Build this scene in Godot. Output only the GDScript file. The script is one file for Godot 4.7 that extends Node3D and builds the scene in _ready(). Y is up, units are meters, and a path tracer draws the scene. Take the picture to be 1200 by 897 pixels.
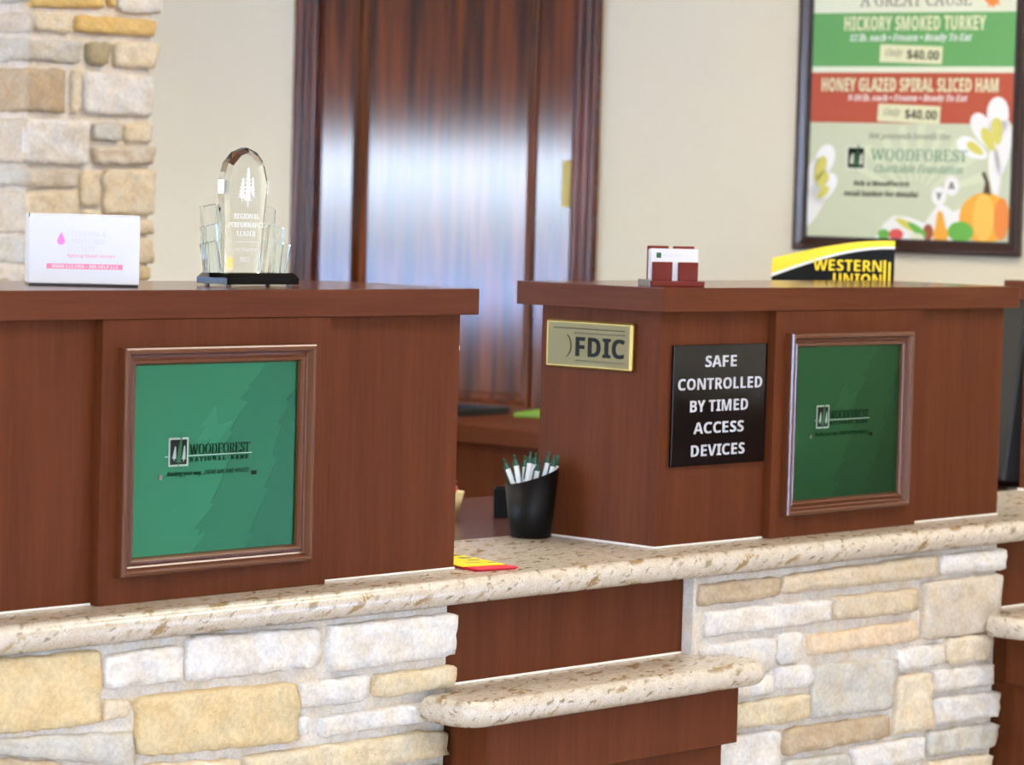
extends Node3D
# A bank's teller line: stone-faced counter, wooden dividers, award, signs; the wall with a dark door and a poster behind.
# x runs along the counter, z towards the lobby, y up; metres. The counter top lies at CT.

const CT := 1.07            # top of the customer's stone counter
const UH := 0.40            # divider body height
const UT := 0.0405          # divider cap thickness
const UO := 0.0205          # cap overhang
const UW := 1.015           # divider width
const PIL := 0.0175         # how far the middle panel stands proud
const CEIL := 3.2
const WALL_ALONG := Vector3(0.2027, 0.0, 0.9792)
const WALL_OUT := Vector3(-0.9792, 0.0, 0.2027)
const WALL_FOOT := Vector3(2.9377, 0.0, -0.6082)

var M := {}
var fonts := {}
var taken := {}
var rng := RandomNumberGenerator.new()
var rough := FastNoiseLite.new()


func _ready() -> void:
	rng.seed = 7
	rough.seed = 3
	rough.noise_type = FastNoiseLite.TYPE_SIMPLEX_SMOOTH
	rough.frequency = 26.0
	rough.fractal_octaves = 3
	camera_and_light()
	materials()
	room()
	stone_column()
	counter()
	dividers()
	back_office()
	wall_poster()
	signs_on_dividers()
	things_on_counter()
	things_on_caps()


# ------------------------------------------------------------------ camera, sky, sun, lamps

func camera_and_light() -> void:
	var cam := Camera3D.new()
	cam.name = "camera"
	add_child(cam)
	cam.transform = Transform3D(Basis(Vector3(0.68406, 0.02715, 0.72892), Vector3(0.02516, 0.99783, -0.06078), Vector3(-0.72898, 0.05992, 0.68190)).orthonormalized(), Vector3(-3.4017, CT + 0.5797, 3.2954))
	var lens := CameraAttributesPhysical.new()
	lens.frustum_focal_length = 12.0 * 3557.2 / 448.5
	lens.frustum_focus_distance = 4.65
	lens.exposure_aperture = 5.6
	lens.frustum_near = 0.05
	lens.frustum_far = 200.0
	cam.attributes = lens
	cam.current = true

	var world := WorldEnvironment.new()
	world.name = "world_environment"
	var e := Environment.new()
	e.background_mode = Environment.BG_SKY
	var sky := ProceduralSkyMaterial.new()
	sky.sky_top_color = Color(0.50, 0.68, 0.98)
	sky.sky_horizon_color = Color(0.86, 0.93, 1.0)
	sky.sky_curve = 0.16
	sky.ground_horizon_color = Color(0.80, 0.84, 0.90)
	sky.ground_bottom_color = Color(0.62, 0.64, 0.66)
	sky.sky_energy_multiplier = SKY
	sky.ground_energy_multiplier = SKY * 0.5
	e.sky = Sky.new()
	e.sky.sky_material = sky
	e.tonemap_mode = Environment.TONE_MAPPER_LINEAR
	e.tonemap_exposure = EXPOSURE
	e.sdfgi_enabled = true
	e.ssao_enabled = true
	e.ssil_enabled = true
	world.environment = e
	add_child(world)

	var sun := DirectionalLight3D.new()
	sun.name = "sun"
	sun.light_color = Color(1.0, 0.96, 0.90)
	sun.light_energy = SUN
	sun.light_angular_distance = 1.0
	sun.sky_mode = DirectionalLight3D.SKY_MODE_LIGHT_ONLY
	sun.shadow_enabled = true
	add_child(sun)
	sun.look_at_from_position(Vector3(12, 20, -9), Vector3.ZERO)

const SKY := 5.0
const SUN := 4.6
const EXPOSURE := 1.17
const LAMP := 2.9

const STONES_A := [
	["tan", -1.032, 1.026, -0.773, 1.022, -0.773, 0.919, -1.03, 0.926],
	["white", -0.765, 1.015, -0.632, 1.017, -0.625, 0.965, -0.766, 0.966],
	["white", -0.619, 1.026, -0.364, 1.018, -0.362, 0.96, -0.618, 0.961],
	["white", -0.349, 1.02, -0.078, 1.017, -0.085, 0.951, -0.345, 0.949],
	["cream", -0.764, 0.952, -0.726, 0.95, -0.725, 0.923, -0.769, 0.923],
	["tan", -0.709, 0.951, -0.41, 0.943, -0.407, 0.853, -0.707, 0.866],
	["white", -0.403, 0.94, -0.263, 0.94, -0.265, 0.9, -0.401, 0.901],
	["sand", -0.25, 0.938, -0.077, 0.936, -0.081, 0.902, -0.252, 0.901],
	["white", -0.358, 0.885, -0.134, 0.886, -0.131, 0.854, -0.357, 0.855],
	["white", -0.404, 0.89, -0.384, 0.89, -0.383, 0.863, -0.404, 0.862],
	["sand", -0.506, 0.844, -0.097, 0.839, -0.092, 0.796, -0.505, 0.801],
	["grey", -1.03, 0.923, -0.714, 0.903, -0.71, 0.851, -1.029, 0.913],
	["brown", -1.029, 0.906, -0.843, 0.875, -0.83, 0.838, -1.028, 0.851],
	["cream", -0.696, 0.854, -0.519, 0.842, -0.515, 0.798, -0.695, 0.809]]
const STONES_B := [
	["brown", 0.508, 1.016, 0.725, 1.015, 0.724, 0.979, 0.505, 0.979],
	["buff", 0.732, 1.017, 1.19, 1.022, 1.193, 0.979, 0.733, 0.983],
	["white", 1.201, 1.021, 1.406, 1.019, 1.406, 0.978, 1.198, 0.984],
	["white", 0.524, 0.97, 0.868, 0.965, 0.873, 0.924, 0.523, 0.925],
	["buff", 0.875, 0.966, 1.127, 0.964, 1.127, 0.92, 0.878, 0.925],
	["greytan", 1.145, 0.972, 1.404, 0.972, 1.391, 0.861, 1.154, 0.866],
	["white", 0.517, 0.913, 0.711, 0.911, 0.714, 0.853, 0.52, 0.855],
	["white", 0.72, 0.916, 0.792, 0.914, 0.793, 0.859, 0.723, 0.861],
	["peach", 0.81, 0.905, 1.133, 0.905, 1.135, 0.866, 0.812, 0.867],
	["white", 1.075, 0.856, 1.219, 0.855, 1.219, 0.814, 1.078, 0.812],
	["cream", 1.227, 0.864, 1.374, 0.861, 1.374, 0.811, 1.23, 0.813],
	["white", 0.721, 0.856, 0.817, 0.855, 0.82, 0.814, 0.723, 0.816],
	["grey", 0.825, 0.85, 1.073, 0.843, 1.063, 0.746, 0.823, 0.756],
	["cream", 1.078, 0.807, 1.179, 0.805, 1.191, 0.698, 1.071, 0.7],
	["white", 1.19, 0.806, 1.383, 0.803, 1.383, 0.761, 1.189, 0.766],
	["white", 1.19, 0.757, 1.401, 0.748, 1.399, 0.7, 1.196, 0.705],
	["grey", 1.178, 0.695, 1.399, 0.688, 1.397, 0.639, 1.175, 0.647],
	["white", 0.53, 0.847, 0.71, 0.847, 0.714, 0.811, 0.531, 0.812],
	["sand", 0.532, 0.803, 0.813, 0.804, 0.813, 0.757, 0.534, 0.76],
	["white", 0.534, 0.752, 0.729, 0.747, 0.733, 0.681, 0.537, 0.687],
	["brown", 0.748, 0.746, 1.053, 0.739, 1.053, 0.697, 0.751, 0.698],
	["white", 0.946, 0.691, 1.165, 0.688, 1.165, 0.641, 0.948, 0.649],
	["grey", 0.751, 0.689, 0.936, 0.683, 0.939, 0.638, 0.754, 0.645],
	["cream", 1.181, 0.639, 1.386, 0.631, 1.389, 0.583, 1.184, 0.592]]
const STONES_C := [
	["yellow", 0.624, 2.061, 0.831, 2.066, 0.829, 2.044, 0.627, 2.033],
	["yellow", 0.838, 2.072, 0.857, 2.072, 0.858, 2.048, 0.839, 2.046],
	["white", 0.864, 2.074, 0.985, 2.078, 0.984, 2.041, 0.865, 2.035],
	["cream", 0.634, 2.022, 0.743, 2.024, 0.737, 1.979, 0.637, 1.986],
	["yellow", 0.752, 2.024, 0.973, 2.027, 0.969, 1.989, 0.75, 1.988],
	["grey", 0.624, 1.964, 0.772, 1.97, 0.764, 1.92, 0.625, 1.92],
	["olive", 0.781, 1.967, 0.848, 1.971, 0.839, 1.919, 0.783, 1.918],
	["cream", 0.857, 1.973, 0.988, 1.975, 0.967, 1.918, 0.858, 1.916],
	["brown", 0.619, 1.902, 0.722, 1.907, 0.722, 1.808, 0.619, 1.813],
	["cream", 0.741, 1.905, 0.766, 1.906, 0.766, 1.812, 0.743, 1.811],
	["white", 0.773, 1.902, 0.971, 1.903, 0.968, 1.812, 0.776, 1.812],
	["white", 0.621, 1.795, 0.792, 1.798, 0.792, 1.7, 0.623, 1.699],
	["grey", 0.802, 1.793, 0.881, 1.798, 0.879, 1.755, 0.803, 1.754],
	["cream", 0.893, 1.796, 0.975, 1.801, 0.969, 1.754, 0.894, 1.752],
	["greytan", 0.803, 1.743, 0.974, 1.749, 0.973, 1.707, 0.807, 1.702],
	["greytan", 0.624, 1.688, 0.764, 1.692, 0.761, 1.651, 0.624, 1.65],
	["cream", 0.772, 1.687, 0.826, 1.692, 0.828, 1.612, 0.773, 1.611],
	["cream", 0.835, 1.692, 0.978, 1.698, 0.978, 1.594, 0.838, 1.592],
	["cream", 0.625, 1.641, 0.763, 1.646, 0.765, 1.55, 0.627, 1.548],
	["cream", 0.774, 1.604, 0.828, 1.604, 0.829, 1.55, 0.775, 1.55],
	["cream", 0.838, 1.584, 0.979, 1.586, 0.979, 1.552, 0.839, 1.551],
	["cream", 0.627, 1.541, 0.794, 1.543, 0.795, 1.487, 0.628, 1.486],
	["cream", 0.803, 1.543, 0.977, 1.544, 0.979, 1.488, 0.805, 1.487],
	["grey", 0.628, 1.479, 0.76, 1.479, 0.761, 1.444, 0.629, 1.444],
	["tan", 0.903, 1.482, 0.974, 1.482, 0.972, 1.45, 0.904, 1.45],
	["cream", 0.769, 1.479, 0.893, 1.48, 0.894, 1.446, 0.77, 1.446]]


# ------------------------------------------------------------------ helpers

func numbered(called: String) -> String:
	taken[called] = taken.get(called, -1) + 1
	return called if taken[called] == 0 else "%s_%03d" % [called, taken[called]]


func thing(called: String, label: String, category: String, at := Vector3.ZERO, turn := 0.0, group := "", kind := "") -> Node3D:
	var o := Node3D.new()
	o.name = numbered(called)
	add_child(o)
	o.position = at
	o.rotation.y = turn
	tag(o, label, category, group, kind)
	return o


func tag(o: Node, label: String, category := "", group := "", kind := "") -> void:
	if label: o.set_meta("label", label)
	if category: o.set_meta("category", category)
	if group: o.set_meta("group", group)
	if kind: o.set_meta("kind", kind)


func part(parent: Node, called: String, mesh: Mesh, m: Material, at := Vector3.ZERO, turn := Vector3.ZERO, label := "") -> MeshInstance3D:
	var o := MeshInstance3D.new()
	o.name = called
	o.mesh = mesh
	o.material_override = null
	for i in mesh.get_surface_count():
		o.set_surface_override_material(i, m)
	parent.add_child(o, true)
	o.position = at
	o.rotation = turn
	if label: o.set_meta("label", label)
	return o


func tool() -> SurfaceTool:
	var st := SurfaceTool.new()
	st.begin(Mesh.PRIMITIVE_TRIANGLES)
	return st


# one flat convex polygon whose front looks along out
func face(st: SurfaceTool, pts: Array, out: Vector3) -> void:
	var n := Vector3.ZERO
	for i in range(1, pts.size() - 1):
		n += (pts[i] - pts[0]).cross(pts[i + 1] - pts[0])
	if n.length() < 1e-14:
		return
	var turned := n.dot(out) > 0.0
	n = n.normalized() * (1.0 if turned else -1.0)
	for i in range(1, pts.size() - 1):
		var order := [0, i + 1, i] if turned else [0, i, i + 1]
		for k in order:
			st.set_normal(n)
			st.add_vertex(pts[k])


func add_box(st: SurfaceTool, a: Vector3, b: Vector3, bev := 0.002) -> void:
	var c := (a + b) / 2.0
	var h := (b - a).abs() / 2.0
	var e := minf(bev, minf(h.x, minf(h.y, h.z)) * 0.9)
	for axis in 3:
		var i1 := (axis + 1) % 3
		var i2 := (axis + 2) % 3
		for s in [-1.0, 1.0]:
			var out := Vector3.ZERO
			out[axis] = s
			var pts := []
			for q in [[-1, -1], [1, -1], [1, 1], [-1, 1]]:
				var p := Vector3.ZERO
				p[axis] = s * h[axis]
				p[i1] = q[0] * (h[i1] - e)
				p[i2] = q[1] * (h[i2] - e)
				pts.append(c + p)
			face(st, pts, out)
		if e < 1e-5:
			continue
		for s1 in [-1.0, 1.0]:
			for s2 in [-1.0, 1.0]:
				var pts := []
				for q in [[-1, 0], [1, 0], [1, 1], [-1, 1]]:
					var p := Vector3.ZERO
					p[axis] = q[0] * (h[axis] - e)
					p[i1] = s1 * (h[i1] - (0.0 if q[1] == 0 else e))
					p[i2] = s2 * (h[i2] - (e if q[1] == 0 else 0.0))
					pts.append(c + p)
				var out := Vector3.ZERO
				out[i1] = s1
				out[i2] = s2
				face(st, pts, out)
	if e >= 1e-5:
		for x in [-1.0, 1.0]:
			for y in [-1.0, 1.0]:
				for z in [-1.0, 1.0]:
					face(st, [c + Vector3(x * h.x, y * (h.y - e), z * (h.z - e)), c + Vector3(x * (h.x - e), y * h.y, z * (h.z - e)), c + Vector3(x * (h.x - e), y * (h.y - e), z * h.z)], Vector3(x, y, z))


func box(a: Vector3, b: Vector3, bev := 0.002) -> ArrayMesh:
	var st := tool()
	add_box(st, a, b, bev)
	return st.commit()


func convex(points: Array, faces: Array) -> ArrayMesh:
	var c := Vector3.ZERO
	for p in points:
		c += p / points.size()
	var st := tool()
	for f in faces:
		var pts := []
		var m := Vector3.ZERO
		for k in f:
			pts.append(points[k])
			m += points[k] / f.size()
		face(st, pts, m - c)
	return st.commit()


# a flat outline in x, y given thickness along z, with a chamfer of c on the front edge
func prism(poly: PackedVector2Array, z0: float, z1: float, c := 0.0) -> ArrayMesh:
	var st := tool()
	var inner := poly
	var n := poly.size()
	if Geometry2D.is_polygon_clockwise(poly):
		var back := PackedVector2Array()
		for i in n:
			back.append(poly[n - 1 - i])
		poly = back
		inner = back
	if c > 0.0:
		inner = PackedVector2Array()
		for i in n:
			var d0 := (poly[i] - poly[(i + n - 1) % n]).normalized()
			var d1 := (poly[(i + 1) % n] - poly[i]).normalized()
			var m := (Vector2(-d0.y, d0.x) + Vector2(-d1.y, d1.x))
			inner.append(poly[i] + m / maxf(m.length_squared() / 2.0, 0.3) * c)
	var tri := Geometry2D.triangulate_polygon(inner)
	for i in range(0, tri.size(), 3):
		var f := []
		var b := []
		for k in 3:
			f.append(Vector3(inner[tri[i + k]].x, inner[tri[i + k]].y, z1))
			b.append(Vector3(poly[tri[i + k]].x, poly[tri[i + k]].y, z0))
		face(st, f, Vector3.BACK)
		face(st, b, Vector3.FORWARD)
	for i in n:
		var j := (i + 1) % n
		var d := poly[j] - poly[i]
		var out := Vector3(d.y, -d.x, 0.0)
		var zc := z1 - c
		face(st, [Vector3(poly[i].x, poly[i].y, z0), Vector3(poly[j].x, poly[j].y, z0), Vector3(poly[j].x, poly[j].y, zc), Vector3(poly[i].x, poly[i].y, zc)], out)
		if c > 0.0:
			face(st, [Vector3(poly[i].x, poly[i].y, zc), Vector3(poly[j].x, poly[j].y, zc), Vector3(inner[j].x, inner[j].y, z1), Vector3(inner[i].x, inner[i].y, z1)], out.normalized() + Vector3.BACK)
	return st.commit()


func ellipse(cx: float, cy: float, rx: float, ry: float, n := 28) -> PackedVector2Array:
	var p := PackedVector2Array()
	for i in n:
		var a := TAU * i / n
		p.append(Vector2(cx + rx * cos(a), cy + ry * sin(a)))
	return p


func rect(x0: float, y0: float, x1: float, y1: float) -> PackedVector2Array:
	return PackedVector2Array([Vector2(x0, y0), Vector2(x1, y0), Vector2(x1, y1), Vector2(x0, y1)])


func poly(v: Array) -> PackedVector2Array:
	var p := PackedVector2Array()
	for i in range(0, v.size(), 2):
		p.append(Vector2(v[i], v[i + 1]))
	return p


# rows of points joined into a smooth skin; looped closes each row
func skin(rows: Array, looped := false) -> ArrayMesh:
	var st := tool()
	st.set_smooth_group(0)
	var w: int = rows[0].size()
	for r in rows:
		for p in r:
			st.add_vertex(p)
	for i in rows.size() - 1:
		for j in (w if looped else w - 1):
			var k := (j + 1) % w
			var a := i * w + j
			var b := i * w + k
			var c := (i + 1) * w + k
			var d := (i + 1) * w + j
			for t in [a, d, c, a, c, b]:
				st.add_index(t)
	st.generate_normals()
	return st.commit()


func lathe(profile: Array, seg := 32) -> ArrayMesh:
	var rows := []
	for p in profile:
		var row := []
		for i in seg:
			var a := TAU * i / seg
			row.append(Vector3(p[0] * cos(a), p[1], p[0] * sin(a)))
		rows.append(row)
	return skin(rows, true)


func rod(a: Vector3, b: Vector3, ra: float, rb: float, seg := 12) -> ArrayMesh:
	var d := (b - a).normalized()
	var s := d.cross(Vector3.UP if absf(d.y) < 0.9 else Vector3.RIGHT).normalized()
	var t := d.cross(s)
	var rows := []
	for q in [[a, 0.0], [a, ra], [b, rb], [b, 0.0]]:
		var row := []
		for i in seg:
			var g := TAU * i / seg
			row.append(q[0] + (s * cos(g) + t * sin(g)) * q[1])
		rows.append(row)
	# ends stay crisp: commit the three skins one by one
	var st := tool()
	for i in seg:
		var j := (i + 1) % seg
		var m: Vector3 = (rows[1][i] + rows[1][j]) / 2.0 - a
		face(st, [rows[1][i], rows[1][j], rows[2][j], rows[2][i]], m + (rows[2][i] - b))
		face(st, [a, rows[1][i], rows[1][j]], -d)
		face(st, [b, rows[2][i], rows[2][j]], d)
	return st.commit()


# a slab whose marked edges are full bullnoses: outline entries are [x, z, nx, nz] with n zero on square edges
func bull_slab(outline: Array, top: float, thick: float) -> ArrayMesh:
	var st := tool()
	var n := outline.size()
	var r := thick / 2.0
	var steps := 14
	var rings := []
	for k in steps + 1:
		var a := PI / 2.0 - PI * k / steps
		var ring := []
		for o in outline:
			ring.append(Vector3(o[0] + o[2] * r * cos(a), top - r + r * sin(a), o[1] + o[3] * r * cos(a)))
		rings.append(ring)
	for k in steps:
		for i in n:
			var j := (i + 1) % n
			var ni := Vector3(outline[i][2], 0, outline[i][3])
			var nj := Vector3(outline[j][2], 0, outline[j][3])
			var pts := [rings[k][i], rings[k][j], rings[k + 1][j], rings[k + 1][i]]
			var a0 := PI / 2.0 - PI * k / steps
			var a1 := PI / 2.0 - PI * (k + 1) / steps
			if ni.length() > 0.5 and nj.length() > 0.5:
				var ns := [ni * cos(a0) + Vector3.UP * sin(a0), nj * cos(a0) + Vector3.UP * sin(a0), nj * cos(a1) + Vector3.UP * sin(a1), ni * cos(a1) + Vector3.UP * sin(a1)]
				var g: Vector3 = (pts[1] - pts[0]).cross(pts[2] - pts[0]) + (pts[2] - pts[0]).cross(pts[3] - pts[0])
				var order := [0, 2, 1, 0, 3, 2] if g.dot(ni + nj) > 0.0 else [0, 1, 2, 0, 2, 3]
				for q in order:
					st.set_normal(ns[q])
					st.add_vertex(pts[q])
			else:
				var e := Vector3(outline[j][0] - outline[i][0], 0, outline[j][1] - outline[i][1])
				face(st, pts, Vector3(e.z, 0, -e.x))
	var flat := PackedVector2Array()
	for o in outline:
		flat.append(Vector2(o[0], o[1]))
	var tri := Geometry2D.triangulate_polygon(flat)
	for i in range(0, tri.size(), 3):
		var up := []
		var dn := []
		for k in 3:
			up.append(rings[0][tri[i + k]])
			dn.append(rings[steps][tri[i + k]])
		face(st, up, Vector3.UP)
		face(st, dn, Vector3.DOWN)
	return st.commit()


# the four mitred rails of a frame round a rectangle; profile entries are [inward, height]
func rails(x0: float, y0: float, x1: float, y1: float, z: float, profile: Array) -> Array:
	var corner := [Vector2(x0, y1), Vector2(x1, y1), Vector2(x1, y0), Vector2(x0, y0)]
	var inward := [Vector2(1, -1), Vector2(-1, -1), Vector2(-1, 1), Vector2(1, 1)]
	var sides := [Vector2(0, -1), Vector2(-1, 0), Vector2(0, 1), Vector2(1, 0)]
	var out := []
	for i in 4:
		var j := (i + 1) % 4
		var st := tool()
		var ends := [[], []]
		for k in profile.size():
			var d: float = profile[k][0]
			var h: float = profile[k][1]
			var a: Vector2 = corner[i] + inward[i] * d
			var b: Vector2 = corner[j] + inward[j] * d
			ends[0].append(Vector3(a.x, a.y, z + h))
			ends[1].append(Vector3(b.x, b.y, z + h))
		for k in profile.size() - 1:
			var dd: float = profile[k + 1][0] - profile[k][0]
			var dh: float = profile[k + 1][1] - profile[k][1]
			var o := Vector3(sides[i].x * -dh, sides[i].y * -dh, dd)
			face(st, [ends[0][k], ends[0][k + 1], ends[1][k + 1], ends[1][k]], o)
		out.append(st.commit())
	return out


func text(parent: Node, called: String, s: String, font: String, m: Material, at: Vector3, w: float, h: float, depth := 0.0006, slant := 0.0, turn := 0.0) -> MeshInstance3D:
	var t := TextMesh.new()
	t.text = s
	t.font = fonts[font]
	t.font_size = 48
	t.pixel_size = 0.01
	t.curve_step = 1.5
	t.depth = depth
	var b := t.get_aabb()
	var o := part(parent, called, t, m)
	var sx := w / maxf(b.size.x, 0.001)
	var sy := h / maxf(b.size.y, 0.001)
	var basis_ := Basis(Vector3(sx, 0, 0), Vector3(slant * sy, sy, 0), Vector3(0, 0, 1))
	basis_ = Basis(Vector3.BACK, turn) * basis_
	var c := b.get_center()
	o.transform = Transform3D(basis_, at + Vector3(0, 0, depth / 2.0) - basis_ * Vector3(c.x, c.y, 0))
	return o


func pine(cx: float, y0: float, h: float, w: float, tiers: int, lean := 0.0) -> PackedVector2Array:
	var l := []
	var rr := []
	for i in tiers:
		var f := float(i) / tiers
		var ww := w * (0.18 + 0.82 * pow(1.0 - f, 0.9)) / 2.0
		var yy := y0 + h * (0.16 + 0.84 * f)
		var x := cx + lean * f
		rr.append(Vector2(x + ww, yy))
		rr.append(Vector2(x + ww * 0.42, yy + h * 0.84 / tiers * 0.72))
		l.push_front(Vector2(x - ww * 0.92, yy + h * 0.02))
		l.push_front(Vector2(x - ww * 0.38, yy + h * 0.84 / tiers * 0.76))
	var p := PackedVector2Array()
	p.append(Vector2(cx + w * 0.06, y0))
	p.append(Vector2(cx + w * 0.06, y0 + h * 0.15))
	for v in rr:
		p.append(v)
	p.append(Vector2(cx + lean, y0 + h))
	for v in l:
		p.append(v)
	p.append(Vector2(cx - w * 0.06, y0 + h * 0.15))
	p.append(Vector2(cx - w * 0.06, y0))
	return p


# a split-faced stone filling the quad q = [x, y] of top left, top right, bottom right, bottom left
func stone(q: Array, z0: float, thick: float, seed_at: float) -> ArrayMesh:
	var tl := Vector2(q[0], q[1])
	var tr := Vector2(q[2], q[3])
	var br := Vector2(q[4], q[5])
	var bl := Vector2(q[6], q[7])
	var c := (tl + tr + br + bl) / 4.0
	var w := ((tr - tl).length() + (br - bl).length()) / 2.0
	var h := ((tl - bl).length() + (tr - br).length()) / 2.0
	var nx := clampi(int(w / 0.012), 3, 24)
	var ny := clampi(int(h / 0.010), 3, 12)
	var us := [0.0, 0.0035 / w]
	for i in nx - 1:
		us.append(lerpf(0.0035 / w, 1.0 - 0.0035 / w, (i + 1.0) / nx))
	us.append(1.0 - 0.0035 / w)
	us.append(1.0)
	var vs := [0.0, 0.0035 / h]
	for i in ny - 1:
		vs.append(lerpf(0.0035 / h, 1.0 - 0.0035 / h, (i + 1.0) / ny))
	vs.append(1.0 - 0.0035 / h)
	vs.append(1.0)
	var rows := []
	var last: int = vs.size() - 1
	var lastu: int = us.size() - 1
	var rc := minf(0.012, minf(w, h) * 0.22)
	for i in range(-1, vs.size() + 1):
		var row := []
		var ii := clampi(i, 0, last)
		for j in range(-1, us.size() + 1):
			var jj := clampi(j, 0, lastu)
			var u: float = us[jj]
			var v: float = vs[ii]
			var p := tl.lerp(tr, u).lerp(bl.lerp(br, u), v)
			# ragged, rounded corners
			var ex := minf(u, 1.0 - u) * w
			var ey := minf(v, 1.0 - v) * h
			if ex < rc and ey < rc:
				var d := Vector2(rc - ex, rc - ey)
				var over := d.length() / rc
				if over > 1.0:
					var dir := Vector2(-1.0 if u < 0.5 else 1.0, 1.0 if v < 0.5 else -1.0) * d / rc
					p -= dir * (1.0 - 1.0 / over) * rc
			p += Vector2(rough.get_noise_3d(p.x * 1.3, p.y * 1.3, seed_at), rough.get_noise_3d(p.x * 1.3, p.y * 1.3, seed_at + 40.0)) * 0.0042
			var z := z0
			if i >= 0 and i <= last and j >= 0 and j <= lastu:
				var edge := ii == 0 or ii == last or jj == 0 or jj == lastu
				z = z0 + thick * (0.62 if edge else 1.0) + (0.0 if edge else rough.get_noise_3d(p.x, p.y, seed_at + 9.0) * 0.0085)
			row.append(Vector3(p.x - c.x, p.y - c.y, z))
		rows.append(row)
	return skin(rows)


# courses of random stones over a rectangle
func courses(x0: float, x1: float, y0: float, y1: float) -> Array:
	var kinds := ["white", "cream", "tan", "white", "grey", "cream", "brown", "white", "greytan"]
	var out := []
	var y := y1
	while y - y0 > 0.02:
		var h := minf(rng.randf_range(0.045, 0.10), y - y0)
		if y - h - y0 < 0.04:
			h = y - y0
		var x := x0
		while x1 - x > 0.02:
			var w := minf(rng.randf_range(0.10, 0.30), x1 - x)
			if x1 - x - w < 0.07:
				w = x1 - x
			out.append([kinds[rng.randi() % kinds.size()], x, y - 0.005, x + w - 0.009, y - 0.005, x + w - 0.009, y - h + 0.004, x, y - h + 0.004])
			x += w
		y -= h
	return out


func lay_stones(parent: Node3D, list: Array, z0: float, thick: float) -> void:
	for s in list:
		var q: Array = s.slice(1)
		var c := Vector3((q[0] + q[2] + q[4] + q[6]) / 4.0, (q[1] + q[3] + q[5] + q[7]) / 4.0, 0.0)
		var t := thick + rng.randf_range(-0.003, 0.004)
		part(parent, "stone", stone(q, z0, t, rng.randf() * 100.0), M["stone_" + s[0]], c)


# ------------------------------------------------------------------ materials

func mat(key: String, color: Color, roughness: float, metallic := 0.0, specular := 0.5) -> StandardMaterial3D:
	var m := StandardMaterial3D.new()
	m.resource_name = key
	m.albedo_color = color
	m.roughness = roughness
	m.metallic = metallic
	m.metallic_specular = specular
	M[key] = m
	return m


func srgb(r: float, g: float, b: float) -> Color:
	return Color(r / 255.0, g / 255.0, b / 255.0)


func picture(w: int, h: int, f: Callable) -> ImageTexture:
	var im := Image.create(w, h, false, Image.FORMAT_RGB8)
	for y in h:
		for x in w:
			im.set_pixel(x, y, f.call(float(x) / w, float(y) / h))
	return ImageTexture.create_from_image(im)


func noise(sd: int, octaves := 2) -> FastNoiseLite:
	var n := FastNoiseLite.new()
	n.seed = sd
	n.noise_type = FastNoiseLite.TYPE_SIMPLEX_SMOOTH
	n.frequency = 1.0
	n.fractal_octaves = octaves
	return n


func tri(m: StandardMaterial3D, tex: Texture2D, per_metre: float, in_world := true) -> StandardMaterial3D:
	m.albedo_texture = tex
	m.uv1_triplanar = true
	m.uv1_world_triplanar = in_world
	m.uv1_triplanar_sharpness = 6.0
	m.uv1_scale = Vector3.ONE * per_metre
	return m


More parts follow.
